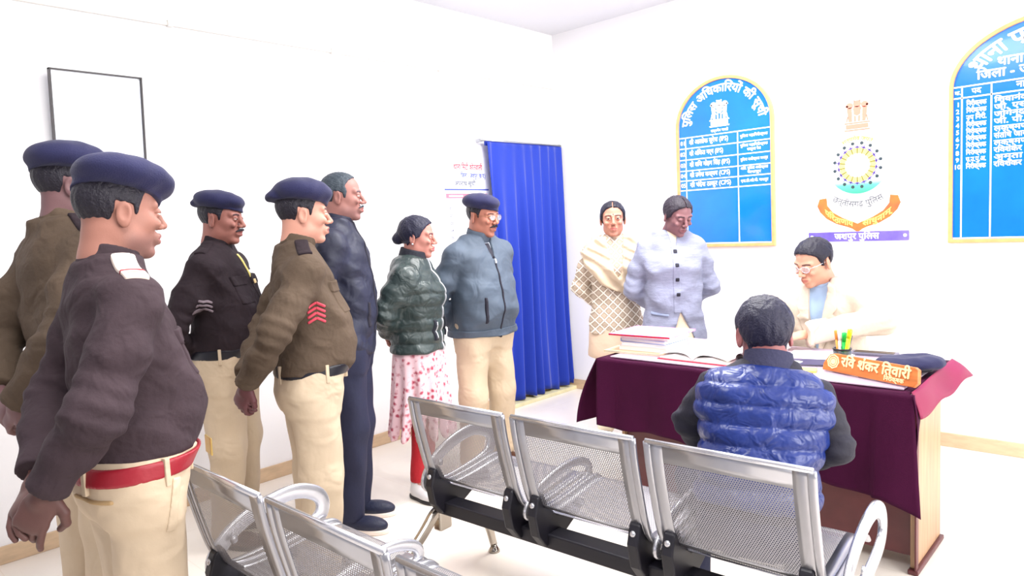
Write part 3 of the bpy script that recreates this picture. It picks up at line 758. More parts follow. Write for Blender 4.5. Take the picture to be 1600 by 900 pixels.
def poly2(A, B, pts):
    """signed distance to a 2D polygon"""
    d = None; inside = None; n = len(pts)
    for i in range(n):
        x0, y0 = pts[i]; x1, y1 = pts[(i+1) % n]; ex, ey = x1-x0, y1-y0
        wx, wy = A-f32(x0), B-f32(y0); t = np.clip((wx*f32(ex)+wy*f32(ey))/f32(ex*ex+ey*ey), 0, 1)
        q = (wx-t*f32(ex))**2+(wy-t*f32(ey))**2; d = q if d is None else np.minimum(d, q)
        c = ((y0 > B) != (y1 > B)) & (A < (x1-x0)*(B-f32(y0))/f32((y1-y0) if abs(y1-y0) > 1e-9 else 1e-9)+f32(x0))
        inside = c if inside is None else inside ^ c
    return np.where(inside, -1, 1)*np.sqrt(d)
def nets(fn, lo, hi, h):
    """surface nets: returns verts (n,3), quads (m,4)"""
    G = grid(lo, hi, h); F = np.broadcast_to(fn(G), tuple(g.size for g in G)).astype(f32)
    F = np.ascontiguousarray(F); F[F == 0] = 1e-7
    F[0] = np.maximum(F[0], .5*h); F[-1] = np.maximum(F[-1], .5*h); F[:, 0] = np.maximum(F[:, 0], .5*h); F[:, -1] = np.maximum(F[:, -1], .5*h); F[:, :, 0] = np.maximum(F[:, :, 0], .5*h); F[:, :, -1] = np.maximum(F[:, :, -1], .5*h)
    Sg = F < 0; c = Sg[:-1, :-1, :-1].astype(np.int8)
    c = sum(Sg[i:Sg.shape[0]-1+i, j:Sg.shape[1]-1+j, k:Sg.shape[2]-1+k].astype(np.int8) for i in (0, 1) for j in (0, 1) for k in (0, 1))
    act = (c > 0) & (c < 8); I = np.argwhere(act); n = len(I)
    idx = np.full(act.shape, -1, dtype=np.int32); idx[act] = np.arange(n)
    pos = np.zeros((n, 3), f32); cnt = np.zeros(n, f32)
    cor = [(i, j, k) for i in (0, 1) for j in (0, 1) for k in (0, 1)]
    V = {q: F[I[:, 0]+q[0], I[:, 1]+q[1], I[:, 2]+q[2]] for q in cor}
    for a in cor:
        for ax in range(3):
            if a[ax] == 0:
                b = list(a); b[ax] = 1; b = tuple(b); fa, fb = V[a], V[b]
                cr = (fa < 0) != (fb < 0); t = np.where(cr, fa/np.where(cr, fa-fb, 1), 0)
                p = np.array(a, f32)[None]+t[:, None]*(np.array(b, f32)-np.array(a, f32))[None]
                pos += p*cr[:, None]; cnt += cr
    pos = (pos/cnt[:, None]+I)*h+np.array(lo, f32)
    Q = []
    for ax in range(3):
        A = Sg; s0 = [slice(None)]*3; s1 = [slice(None)]*3; s0[ax] = slice(0, -1); s1[ax] = slice(1, None)
        e = A[tuple(s0)] != A[tuple(s1)]; E = np.argwhere(e)
        u, v = [(1, 2), (2, 0), (0, 1)][ax]
        E = E[(E[:, u] > 0) & (E[:, v] > 0) & (E[:, u] < A.shape[u]-1) & (E[:, v] < A.shape[v]-1)]
        ins = A[E[:, 0], E[:, 1], E[:, 2]]
        def g(du, dv):
            K = E.copy(); K[:, u] -= du; K[:, v] -= dv; return idx[K[:, 0], K[:, 1], K[:, 2]]
        q = np.stack([g(1, 1), g(0, 1), g(0, 0), g(1, 0)], 1)
        q[~ins] = q[~ins][:, ::-1]; Q.append(q)
    Q = np.concatenate(Q); Q = Q[(Q >= 0).all(1)]
    return pos, Q
def np_mesh(name, parts, mat, parent, colors=None):
    V = np.concatenate([p[0] for p in parts]); k = 0; Qs = []
    for p in parts: Qs.append(p[1]+k); k += len(p[0])
    Q = np.concatenate(Qs)
    me = bpy.data.meshes.new(name); me.vertices.add(len(V)); me.vertices.foreach_set('co', V.astype(f32).ravel())
    me.loops.add(len(Q)*4); me.loops.foreach_set('vertex_index', Q.astype(np.int32).ravel())
    me.polygons.add(len(Q)); me.polygons.foreach_set('loop_start', np.arange(len(Q), dtype=np.int32)*4)
    me.update(calc_edges=True); me.validate()
    me.shade_smooth(); me.materials.append(mat)
    if colors is not None:
        a = me.color_attributes.new('Col', 'FLOAT_COLOR', 'POINT'); C = np.ones((len(V), 4), f32); C[:, :3] = colors
        a.data.foreach_set('color', C.ravel())
    o = bpy.data.objects.new(name, me); COL.objects.link(o)
    if parent: o.parent = parent
    return o
def sdf_obj(name, fn, lo, hi, h, mat, parent):
    v, q = nets(fn, lo, hi, h)
    if len(q) == 0: print('EMPTY', name); return None
    return np_mesh(name, [(v, q)], mat, parent)

# head in its own frame: x forward, y left, z up, origin mid head, real size ~.235 tall
def skull(P, j=1.0):
    d = smin(ell(P, (-.012, 0, .030), (.095, .076, .082)), ell(P, (.020, 0, -.045), (.062, .057*j, .078)), .03)
    X, Y, Z = P; A = (X, np.abs(Y), Z)
    d = smin(d, ell(A, (.0, .044*j, -.068), (.026, .018, .026)), .03)
    d = smin(d, ell(A, (.046, .040, -.022), (.026, .022, .024)), .02)
    return d
def head_sdf(P, p):
    X, Y, Z = P; A = (X, np.abs(Y), Z); j = p.get('jaw', 1.0)
    d = skull(P, j)
    d = smin(d, ell(P, (.066, 0, -.102), (.020, .024, .017)), .022)
    d = smin(d, chain(A, [(.080, .010, .018), (.066, .048, .020)], [.010, .010]), .014)
    d = smax(d, -ell(A, (.098, .031, .003), (.022, .019, .014)), .012)
    d = smin(d, ell(A, (.078, .047, -.028), (.012, .016, .014))+.006, .02)
    nl = p.get('nose', 1.0)
    d = smin(d, chain(P, [(.080, 0, .012), (.094, 0, -.008), (.086+.021*nl, 0, -.029)], [.008, .0085, .0105], .006), .010)
    d = smin(d, ell(A, (.094, .0115, -.034), (.011, .008, .008)), .006)
    d = smax(d, -ell(A, (.100, .0065, -.043), (.005, .0035, .004)), .002)
    d = smin(d, ell(P, (.083, 0, -.066), (.013, .026, .018)), .012)
    d = smin(d, chain(P, [(.085, -.019, -.0605), (.0955, 0, -.0575), (.085, .019, -.0605)], [.0045, .0065, .0045], .004), .005)
    d = smin(d, chain(P, [(.085, -.016, -.0705), (.0935, 0, -.0725), (.085, .016, -.0705)], [.005, .0075, .005], .004), .005)
    d = smax(d, -chain(P, [(.088, -.022, -.0665), (.1025, 0, -.0655), (.088, .022, -.0665)], [.0016, .002, .0016]), .002)
    # eyeballs with lids
    eb = ell(A, (.0765, .031, .002), (.0120, .0125, .0120)); d = np.minimum(d, eb)
    op = p.get('eye', .002)
    lid = np.maximum(ell(A, (.0762, .031, .002), (.0138, .0150, .0138)), -(Z-f32(.002+op)-(X-f32(.0765))*f32(-.15)))
    lid2 = np.maximum(ell(A, (.0758, .031, .002), (.0138, .0150, .0138)), (Z-f32(-.004)))
    d = smin(d, np.minimum(lid, lid2), .003)
    # ears
    ca, sa = math.cos(.38), math.sin(.38); ex, ey = A[0]-f32(-.014), A[1]-f32(.079); ez = Z-f32(-.010)
    E = (ex*ca+ey*sa, -ex*sa+ey*ca, ez-ex*f32(.15))
    ear = ell(E, (0, 0, 0), (.018, .0065, .031)); ear = smin(ear, ell(E, (.003, -.002, -.022), (.010, .006, .013)), .006)
    ear = smax(ear, -ell(E, (.002, .008, .003), (.011, .007, .018)), .004)
    d = smin(d, ear, .006)
    return d
def hair_sdf(P, p):
    X, Y, Z = P; st = p['hair']; t = p.get('hair_t', .0035 if p.get('beret') is not None else .007); A = (X, np.abs(Y), Z)
    d = skull(P, p.get('jaw', 1.0))-f32(t)
    if st == 'woman':
        part = smax(np.abs(Y)-f32(.0022), f32(.0)-X, .002); d = smax(d, -np.maximum(part, f32(.03)-Z), .002)
    if st == 'man':
        pl = [(.10, .17), (.080, .082), (.066, .070), (.048, .058), (.034, .040), (.026, .012), (.020, -.010), (.012, -.010), (.010, .014), (-.030, .022), (-.038, -.030), (-.050, -.074), (-.14, -.084), (-.15, .17)]
    elif st == 'receding':
        pl = [(.10, .17), (.060, .088), (.036, .072), (.022, .045), (.030, .020), (.022, -.012), (.012, -.012), (.010, .012), (-.030, .020), (-.040, -.02), (-.052, -.050), (-.14, -.058), (-.15, .17)]
    else:
        pl = [(.12, .17), (.076, .082), (.060, .066), (.042, .038), (.026, .004), (.008, -.012), (-.02, -.020), (-.045, -.055), (-.14, -.060), (-.15, .17)]
        if st == 'woman' : d = smin(d, ell(A, (.02, .066, .012), (.03, .012, .03)), .02)
    d = smax(d, poly2(X+0*Z, Z+0*X, pl), .006)
    if p.get('bun'): b = p['bun']; d = smin(d, ell(P, b[:3], (b[3], b[3]*1.15, b[3])), .02)
    if t > .006: d = d+f32(.0018)*np.sin(X*95+np.sin(Y*70)*2.2+Z*40)*np.sin(Y*88-Z*60+np.sin(X*50))
    d = d+f32(.0012)*np.sin(X*210+np.sin(Z*60)*2)*np.sin(Y*240+Z*40)
    if st != 'woman':
        E = ell(A, (-.012, .086, -.008), (.020, .016, .030)); d = smax(d, -E, .004)
    return d
def beret_sdf(P, p):
    X, Y, Z = P; sl = p.get('beret', {}); tp = sl.get('pitch', .10); rl = sl.get('roll', -.12)
    M = Matrix.Translation((-.008, 0, .060)) @ Matrix.Rotation(tp, 4, 'Y') @ Matrix.Rotation(rl, 4, 'X')
    Q = loc(P, M)
    s = sl.get('s', 1.0)
    top = ell(Q, (sl.get('dx', .004), sl.get('dy', -.014), .022+sl.get('up', 0)), (.118*s, .104*s, .050*sl.get('h', 1)))
    # soft crown pressed down on the right side of the wearer
    top = smin(top, ell(Q, (-.02, -.055, .012), (.080*s, .064*s, .032)), .03)
    if sl.get('tail'): top = smin(top, ell(Q, (-.115*s, 0.0, -.006), (.028, .045, .020)), .03)
    band = smax(ell(P, (-.010, 0, .024), (.107, .086, .094)), -(Q[2]+f32(.020)), .004)
    band = smax(band, Q[2]-f32(.03), .004)
    d = smin(top, band, .014)
    d = smax(d, -(Q[2]+f32(.0205)), .003)
    d = d+f32(.0016)*np.sin(X*70+Y*50)*np.sin(Z*60-X*30)
    return smax(d, -ell(P, (-.010, 0, .016), (.090, .070, .085)), .002)

def hand_sdf(P, curl, spread=.0, thumb=.6):
    """hand: wrist at origin, +x fingers, +z back of hand, thumb side +y"""
    d = smin(ell(P, (.050, 0, 0), (.052, .040, .0150)), ell(P, (.082, 0, 0), (.024, .040, .0125)), .014)
    d = smin(d, chain(P, [(-.04, 0, 0), (.02, 0, 0)], [.0255, .024]), .014)
    d = smin(d, ell(P, (.034, .024, -.006), (.032, .018, .014)), .012)
    fing = [(.030, .066, .0092), (.0095, .075, .0095), (-.0115, .070, .0090), (-.0315, .056, .0080)]
    for i, (y, L, r) in enumerate(fing):
        c = curl[i] if isinstance(curl, (list, tuple)) else curl
        a = c*.8; x, z = .090, .0; pts = [(x-.012, y, z)]; pts.append((x, y, z)); sp = spread*(1.5-i)*.12
        for seg in (.45, .31, .24):
            x += L*seg*math.cos(a); z -= L*seg*math.sin(a); pts.append((x, pts[-1][1]+L*seg*sp, z)); a += c
        d = smin(d, chain(P, pts, [r*1.05, r*1.05, r, r*.9, r*.78]), .0045)
    th = [(.012, .026, -.006), (.040, .026+.026*thumb+.008, -.012), (.066, .026+.040*thumb+.006, -.020), (.088, .026+.036*thumb, -.028)]
    return smin(d, chain(P, th, [.014, .0125, .0105, .0085], .004), .006)

M_skin = pbr('skin', (170, 120, 95), .52, vcol='Col', bump=.06, bscale=300, spec=.35)
def Mx(o, X, Z):
    """frame from origin, x axis and approximate z axis"""
    x = Vector(X).normalized(); z = Vector(Z); y = z.cross(x).normalized(); z = x.cross(y)
    return Matrix(((x.x, y.x, z.x, o[0]), (x.y, y.y, z.y, o[1]), (x.z, y.z, z.z, o[2]), (0, 0, 0, 1)))

def folds(P, amp, ph=0, f=1.0):
    X, Y, Z = P
    r = 1-np.abs(np.sin(Z*f32(17*f)+Y*6*np.sin(X*5+ph)+X*12+np.sin(Y*9+ph*2)*1.5+ph*2))
    return -f32(amp*.9)*r*r+f32(amp)*(np.sin(Z*f32(26*f)+X*9+np.sin(Y*13+ph)*2.0+ph)*np.sin(Y*f32(15*f)-Z*8+X*11+ph*1.7)+.5*np.sin(Z*f32(55*f)+Y*21+X*17+ph*3)*np.sin(X*23-Z*14+ph))

def lerp(a, b, t): return tuple(a[i]+(b[i]-a[i])*t for i in range(len(a)))

def make_person(sp):
    """sp: dictionary describing one person. Local frame x forward, y left, z up, floor at 0."""
    H = sp['H']; k = H/1.7; g = sp.get('girth', 1.0); ph = sp.get('phase', 0.0)
    h_head, h_cl = sp.get('vox', (.0030, .0085))
    root = empty('person', (sp['x'], sp['y'], 0), sp['face'], label=sp['label'], cat='person')
    lean = sp.get('lean', 0); hipz = sp.get('hipz', .52*H)
    MT = Matrix.Translation((sp.get('hipx', 0), 0, hipz)) @ Matrix.Rotation(sp.get('side', 0), 4, 'X') @ Matrix.Rotation(lean, 4, 'Y') @ Matrix.Rotation(sp.get('twist', 0), 4, 'Z') @ Matrix.Translation((0, 0, -.52*H))
    sw = sp.get('sw', .178)*k; zs = .792*H; zn = .848*H
    belly = sp.get('belly', 0); bust = sp.get('bust', 0)
    # torso sections in the torso frame
    def rings(off, z0, z1, flare=0):
        R = [(.40, -.0, .125*g, .175*g), (.47, -.01, .125*g, .178*g), (.52, -.005, .120*g, .170*g), (.57, .002+belly*.5, .112*g+belly*.6, .155*g+belly*.25), (.62, .005+belly*.62, .110*g+belly*.75, .150*g+belly*.3),
             (.67, .004+belly*.5, .112*g+belly*.55, .156*g+belly*.2), (.72, .006+bust*.5, .116*g+bust*.7, .166*g), (.77, .0+bust*.1, .110*g+bust*.2, .168*g), (.805, -.008, .092*g, .150*g), (.83, -.014, .074, .105), (.852, -.012, .058, .064), (.875, -.006, .052, .056)]
        out = []
        zz = np.linspace(z0, z1, 14)
        RR = np.array(R)
        for z in zz:
            q = z/H; cx, a, b = [float(np.interp(q, RR[:, 0], RR[:, c])) for c in (1, 2, 3)]
            fl = flare*max(0, (.56*H-z)); out.append((z, cx*k, 0, a*k+off+fl, b*k+off+fl))
        return out
    arms = []
    for sgn, key in ((-1, 'R'), (1, 'L')):
        sh = MT @ Vector((-.005*k, sgn*sw, zs)); el, wr = Vector(sp['arm'+key][0]), Vector(sp['arm'+key][1])
        arms.append((sgn, key, sh, el, wr))
    # neck and head frames
    nb = MT @ Vector((-.012*k, 0, zn)); hy, hp = sp.get('hyaw', 0), sp.get('hpitch', 0); hr = sp.get('hroll', 0)
    MR = Matrix.Rotation(hy, 4, 'Z') @ Matrix.Rotation(hp, 4, 'Y') @ Matrix.Rotation(hr, 4, 'X')
    hs = sp.get('hs', 1.0)*1.0
    base = Matrix.Translation(nb) @ Matrix.Rotation(lean*.45, 4, 'Y')
    MH = base @ MR @ Matrix.Translation((.030, 0, sp.get('nl', .137)*hs)) @ Matrix.Scale(hs, 4)
    headc = MH @ Vector((0, 0, 0))
    def in_head(P):
        Q = loc(P, MH); return Q
    neck = [nb-Vector((0, 0, .06)), nb+Vector((0, 0, .01)), MH @ Vector((-.028, 0, -.055))]
    nr = sp.get('neck', .057)
    def f_head(P): return smin(head_sdf(in_head(P), sp)*hs, chain(P, neck, [nr*1.25, nr, nr*.98], .02), .022)
    lo = [headc[i]-.16*hs for i in range(3)]; hi = [headc[i]+.16*hs for i in range(3)]; lo[2] = min(nb.z-.05, headc.z-.17)
    parts = [nets(f_head, lo, hi, h_head)]
    # colours on the head vertices
    V = parts[0][0]; MI = MH.inverted(); L = np.array([list(r) for r in MI], f32)
    q = V @ L[:3, :3].T+L[:3, 3]; x, y, z = q[:, 0], np.abs(q[:, 1]), q[:, 2]
    sk = np.array(srgb(sp['skin']), f32); C = np.tile(sk, (len(V), 1))
    def paint(mask, col, a=1.0):
        m = np.clip(mask, 0, 1)[:, None]*a; C[:] = C*(1-m)+np.array(srgb(col), f32)*m
    def soft(v, w): return np.clip(v/w, 0, 1)
    lip = soft(1-((z+.0655)/.0115)**2-(y/.024)**2, .4)*(x > .078); paint(lip, sp.get('lip', (140, 80, 78)), .8)
    dark = sp.get('hair_c', (26, 22, 34))
    bz = .0215+.10*(y-.03)*(y < .03)-.18*(y-.034)*(y > .034)
    brow = soft(1-((z-bz)/.0048)**2, .5)*(y > .012)*(y < .052)*(x > .055); paint(brow, dark, .85)
    eb = (x-.0765)**2+(y-.031)**2+(z-.002)**2
    ey = (eb < .01285**2)*(x > .078)*(z < .002+sp.get('eye', .002)+.0012)*(z > -.0045); paint(ey.astype(f32), (222, 214, 208))
    gz = sp.get('gaze', -.001); ir = ey*(((y-.031)**2+(z-gz)**2) < .0062**2); paint(ir.astype(f32), (30, 20, 18))
    lash = soft(1-((z-(.0035+sp.get('eye', .002)))/.0016)**2, .5)*(y > .019)*(y < .044)*(x > .07); paint(lash, (40, 26, 30), .8)
    if sp.get('stubble'):
        st_ = soft(-.045-z, .03)*soft(x+.02, .03)*(1-lip); paint(st_, (78, 66, 74), sp['stubble'])
    if sp.get('bindi'): paint(((y**2+(z-.028)**2) < .0035**2).astype(f32)*(x > .05), (150, 20, 30))
    # body core under the clothes and hands
    cor = rings(-.028, .475*H, .845*H)
    legs = []
    for sgn, key in ((-1, 'R'), (1, 'L')):
        kn, an = Vector(sp['leg'+key][0]), Vector(sp['leg'+key][1])
        hj = Matrix.Translation((sp.get('hipx', 0), 0, hipz)) @ Vector((0, sgn*.085*k, -.01)); legs.append((sgn, hj, kn, an))
    def f_core(P):
        d = loft(loc(P, MT), cor)
        for sgn, key, sh, el, wr in arms: d = smin(d, chain(P, [sh, el, wr], [.043*k, .036*k, .024*k]), .02)
        for sgn, hj, kn, an in legs: d = smin(d, chain(P, [hj, kn, an], [.064*k, .046*k, .034*k]), .03)
        return d
    allp = [nb]+[p_ for a in arms for p_ in a[2:]]+[p_ for l in legs for p_ in l[1:]]
    blo = [min(p_[i] for p_ in allp)-.22 for i in range(3)]; bhi = [max(p_[i] for p_ in allp)+.22 for i in range(3)]; blo[2] = .0; bhi[2] = max(nb.z, sp.get('top', 0))+.03
    parts.append(nets(f_core, blo, bhi, .014))
    hh = sp.get('hvox', .0045); hcols = [C, np.tile(sk, (len(parts[1][0]), 1))]
    for sgn, key, sh, el, wr in arms:
        hd = sp.get('hand'+key, {}); fd = (wr-el).normalized(); dr = Vector(hd.get('dir', fd)); nrm = Vector(hd.get('n', (-.3, sgn, .2)))
        # right-handed frame gives the thumb at +y; mirror for the other hand
        M = Mx(wr+fd*.012, dr, nrm); mir = hd.get('mirror', False)
        def f_hand(P, M=M, mir=mir, hd=hd):
            Q = loc(P, M)
            if mir: Q = (Q[0], -Q[1], Q[2])
            s_ = sp.get('hands', .95)*k
            return hand_sdf(tuple(c/f32(s_) for c in Q), hd.get('curl', .45), hd.get('spread', 0), hd.get('thumb', .6))*f32(s_)
        l_ = [wr[i]-.20 for i in range(3)]; h_ = [wr[i]+.20 for i in range(3)]
        e_ = M @ Vector((.1, 0, 0)); l_ = [min(wr[i], e_[i])-.10 for i in range(3)]; h_ = [max(wr[i], e_[i])+.10 for i in range(3)]
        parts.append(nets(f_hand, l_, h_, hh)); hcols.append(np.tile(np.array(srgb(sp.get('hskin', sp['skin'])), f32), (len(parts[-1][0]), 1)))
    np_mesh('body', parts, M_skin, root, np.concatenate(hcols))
    # hair, beret, moustache
    hl = [headc[i]-.19*hs for i in range(3)]; hh2 = [headc[i]+.19*hs for i in range(3)]
    Mh = pbr('hair_%d_%d_%d' % tuple(dark), dark, .5, bump=.5, bscale=160, spec=.4)
    if sp.get('hair'): sdf_obj('hair', lambda P: hair_sdf(in_head(P), sp)*hs, hl, hh2, max(.0032, h_head), Mh, root)
    if sp.get('beret') is not None:
        bo = sdf_obj('beret', lambda P: beret_sdf(in_head(P), sp)*hs, hl, hh2, max(.0035, h_head), pbr('beret_navy', (22, 23, 66), .85, sheen=.1, bump=.25, bscale=260), root)
    if sp.get('moustache'):
        ml = [MH @ Vector((.099, 0, -.050))]; c_ = ml[0]
        w_ = sp['moustache']
        sdf_obj('moustache', lambda P: chain(in_head(P), [(.083, -.030, -.058), (.0975, -.012, -.0495), (.099, 0, -.0485), (.0975, .012, -.0495), (.083, .030, -.058)], [.003, .0055*w_, .005*w_, .0055*w_, .003])*hs,
                [c_[i]-.05 for i in range(3)], [c_[i]+.05 for i in range(3)], .0022, Mh, root)
    if sp.get('glasses'):
        gl_ = MB(); ln = MB()
        for s_ in (-1, 1):
            ring = [MH @ Vector((.100-.012*abs(math.cos(a))*.5*(1 if math.cos(a) > 0 else .2), s_*(.032+.024*math.cos(a)), .001+.017*math.sin(a))) for a in [2*PI*i/24 for i in range(24)]]
            gl_.tube(ring, .0011*hs, 6, closed=True)
            ln.add([tuple(v) for v in ring], [tuple(range(24))])
            gl_.tube([MH @ Vector(v) for v in ((.092, s_*.056, .006), (.05, s_*.074, .006), (-.005, s_*.079, .004), (-.022, s_*.078, -.008))], .0012*hs, 6)
        gl_.tube([MH @ Vector(v) for v in ((.100, -.009, .004), (.103, 0, .006), (.100, .009, .004))], .0011*hs, 6)
        go = gl_.build('glasses', pbr(*sp['glasses']), root, smooth=True)
        ln.build('lens', pbr('spectacle_lens', (240, 245, 255), .02, alpha=.28, spec=.8), go)
    # upper garment
    up = sp['up']; off = up.get('off', .012); hem = up.get('hem', .51)*H; ur = rings(off, hem, zn+.004, up.get('flare', 0)); ar = up.get('arm', (.064, .056, .043)); qlt = up.get('quilt'); famp = up.get('fold', .004)
    def sleeve(P, a):
        sgn, key, sh, el, wr = a; fd = (wr-el).normalized(); e2 = wr+fd*up.get('cuff', -.005)
        d = chain(P, [sh, lerp(sh, el, .5), el, lerp(el, e2, .5), e2+fd*.02], [ar[0]*k, ar[0]*.97*k, ar[1]*k, (ar[1]*.45+ar[2]*.55)*k, ar[2]*k], .025)
        pl_ = (P[0]-f32(e2.x))*f32(fd.x)+(P[1]-f32(e2.y))*f32(fd.y)+(P[2]-f32(e2.z))*f32(fd.z)
        near = chain(P, [lerp(el, e2, .35), e2+fd*.1], [.11, .11])          # flat cuff only around the forearm
        return np.where(near < 0, smax(d, pl_, .004), d)
    def f_up(P, arms_=True):
        Q = loc(P, MT); d = loft(Q, ur)
        if qlt:
            zq = Q[2]+.012*np.sin(Q[1]*9+1)
            d = d-f32(qlt[1])*np.sqrt(np.abs(np.sin(PI*zq/f32(qlt[0]))))
        if arms_ and not up.get('vest'):
            for a in arms:
                s_ = sleeve(P, a)
                d = smin(d, chain(P, [MT @ Vector((-.012*k, a[0]*.042, zn-.006)), a[2]], [.040*k+off*.6, .054*k+off*.5]), .05)
                e_ = a[3]; de = np.sqrt((P[0]-f32(e_.x))**2+(P[1]-f32(e_.y))**2+(P[2]-f32(e_.z))**2)
                s_ = s_+f32(.0045)*np.sin((P[2]*1.0+P[0]*.5)*f32(120)+np.sin(P[1]*30+ph))*np.exp(-(de/f32(.10))**2)
                if qlt:
                    sh, el = a[2], a[3]; s_ = s_-f32(qlt[1]*.6)*np.sqrt(np.abs(np.sin(PI*P[2]/f32(qlt[0]))))
                d = smin(d, s_, .022)
        elif up.get('vest'):
            for a in arms: d = smin(d, ell(P, tuple(lerp(a[2], (a[2][0], 0, a[2][2]), .16)), (.075, .07, .05)), .05)
        if famp: d = d+folds(P, famp, ph)
        if up.get('cut'):
            for pl in up['cut']: d = smax(d, -np.maximum(poly2(Q[1]+0*Q[2], Q[2]+0*Q[1], pl), f32(.01)-Q[0]), .004)
        return d
    names = up.get('name', 'shirt'); shirt_h = h_cl
    for inn in sp.get('inner', []):
        ir = rings(inn.get('off', .003), inn.get('hem', .45)*H, zn+.02, inn.get('flare', 0))
        io = sdf_obj(inn['name'], lambda P: loft(loc(P, MT), ir)+folds(P, .002, ph+1), blo, [bhi[0], bhi[1], bhi[2]+.05], .008, inn['mat'], root)
        for pt in inn.get('patch', []): build_patch(lambda P: loft(loc(P, MT), ir), MT, *pt, io)
    so = sdf_obj(names, f_up, blo, bhi, shirt_h, up['mat'], root)
    def collar(P, r0, z0, z1, t, tilt=.25, fw=0):
        M = MT @ Matrix.Translation((-.012*k, 0, zn)) @ Matrix.Rotation(tilt, 4, 'Y'); Q = loc(P, M)
        rho = np.sqrt((Q[0]-f32(fw))**2+Q[1]**2)-(f32(r0)-(Q[2])*f32(.10)); d = np.abs(rho)-f32(t)
        return smax(d, np.maximum(f32(z0)-Q[2], Q[2]-f32(z1)), .003)
    if up.get('collar'):
        c = up['collar']; sdf_obj('collar', lambda P: collar(P, c[0], c[1], c[2], c[3], c[4] if len(c) > 4 else .25, c[5] if len(c) > 5 else 0), [nb[0]-.15, nb[1]-.15, nb[2]-.1], [nb[0]+.18, nb[1]+.15, nb[2]+.14], .0045, c[6] if len(c) > 6 else up['mat'], so)
    # trousers
    if sp.get('low'):
        lw = sp['low']; lr = lw.get('r', (.098, .078, .066)); wz = lw.get('waist', .565)*H; pr = [(z_, c_, q_, a_*(1 if z_ > .50*H else .80+.20*(z_-.455*H)/(.045*H)), b_*(1 if z_ > .50*H else .86+.14*(z_-.455*H)/(.045*H))) for z_, c_, q_, a_, b_ in rings(lw.get('off', .008), .455*H, wz)]
        def f_low(P):
            d = loft(loc(P, MT), pr)
            for sgn, hj, kn, an in legs:
                d = smin(d, chain(P, [hj, kn, an], [lr[0]*k, lr[1]*k, lr[2]*k], .03), .045)
            X, Y, Z = P
            d = d+f32(lw.get('fold', .0045))*(np.sin(Y*60+np.sin(Z*9+ph)*2+X*22)*.5+np.sin(Z*24+X*26+Y*13+ph)*.6)
            zc = min(l[3].z for l in legs)-lw.get('drop', .03)
            return smax(d, f32(zc)-Z+0*d, .004)
        lo_ = list(blo); lo_[2] = .005; h3 = list(bhi); h3[2] = hipz+.25
        to = sdf_obj(lw.get('name', 'trousers'), f_low, lo_, h3, h_cl, lw['mat'], root)
        if lw.get('belt'):
            bz0, bz1 = wz-.052, wz-.006; br = rings(lw.get('belt_off', .014), .5*H, .62*H)
            def f_belt(P):
                Q = loc(P, MT); d = loft(Q, br); d = np.maximum(d, -(d+f32(.012)))
                zt = Q[2]+(Q[0])*f32(lw.get('belt_tilt', 0)); return smax(d, np.maximum(f32(bz0)-zt, zt-f32(bz1)), .003)
            be = sdf_obj('belt', f_belt, [blo[0], blo[1], bz0-.1], [bhi[0], bhi[1], bz1+.1], .005, lw['belt'], root)
            for ang_ in (-75, 75, -150, 150, -30, 30):
                a_ = rad(ang_); Rb = [r for r in br if abs(r[0]-(bz0+bz1)/2) < .02*H] or [br[5]]; cx_, ra_, rb_ = Rb[0][1], Rb[0][3], Rb[0][4]
                px_, py_ = cx_+ra_*math.cos(a_), rb_*math.sin(a_)
                M = MT @ Matrix.Translation((px_, py_, (bz0+bz1)/2-.005-px_*lw.get('belt_tilt', 0))) @ Matrix.Rotation(math.atan2(math.sin(a_)/rb_, math.cos(a_)/ra_), 4, 'Z')
                MB().box(-.006, .008, -.007, .007, -.038, .034, M).build('belt_loop', lw['mat'], to, bevel=.002)
        for bb in lw.get('patch', []): build_patch(f_low, MT, *bb, to)
    # footwear
    sh_ = sp.get('shoes')
    if sh_:
        for sgn, hj, kn, an in legs:
            toe = rad(12)*sgn+sp.get('toe', {}).get(sgn, 0); fx = Matrix.Translation((an.x, an.y, an.z-.085 if an.z > .12 else 0)) @ Matrix.Rotation(toe, 4, 'Z')
            L_ = sh_.get('L', .27)/.27
            def f_shoe(P):
                Q = loc(P, fx); Q = tuple(c/f32(L_) for c in Q)
                d = smin(ell(Q, (-.015, 0, .045), (.060, .040, .052)), ell(Q, (.085, 0, .035), (.098, .046, .038)), .03)
                d = smin(d, chain(Q, [(-.01, 0, .06), (-.012, 0, .06+sh_.get('top', .03))], [.040, .043]), .02)
                return smax(d, np.maximum(f32(.016)-Q[2], Q[2]-f32(.07+sh_.get('top', .03))), .004)*L_
            def f_sole(P):
                Q = loc(P, fx); Q = tuple(c/f32(L_) for c in Q)
                d = smin(ell((Q[0], Q[1], Q[2]*0), (-.02, 0, 0), (.062, .042, 1)), ell((Q[0], Q[1], Q[2]*0), (.09, 0, 0), (.098, .048, 1)), .03)
                return smax(d, np.maximum(-Q[2], Q[2]-f32(.022)), .004)*L_
            l_ = [an.x-.24, an.y-.24, fx.translation.z-.005]; h_ = [an.x+.26, an.y+.24, fx.translation.z+.2]
            s_ = sdf_obj('shoe', f_shoe, l_, h_, .005, sh_['mat'], root)
            sdf_obj('sole', f_sole, l_, [h_[0], h_[1], l_[2]+.05], .004, sh_['sole'], s_)
            if sh_.get('laces'):
                t_ = MB()
                for q_ in range(4):
                    xx = .03+.022*q_; zz = (.088-.010*q_)*1.0
                    t_.tube([fx @ Vector((xx, -.022, zz-.006)), fx @ Vector((xx+.004, 0, zz)), fx @ Vector((xx, .022, zz-.006))], .003, 6)
                t_.build('laces', sh_['laces'], s_, smooth=True)
    for pt in up.get('patch', []): build_patch(f_up, MT, *pt, so)
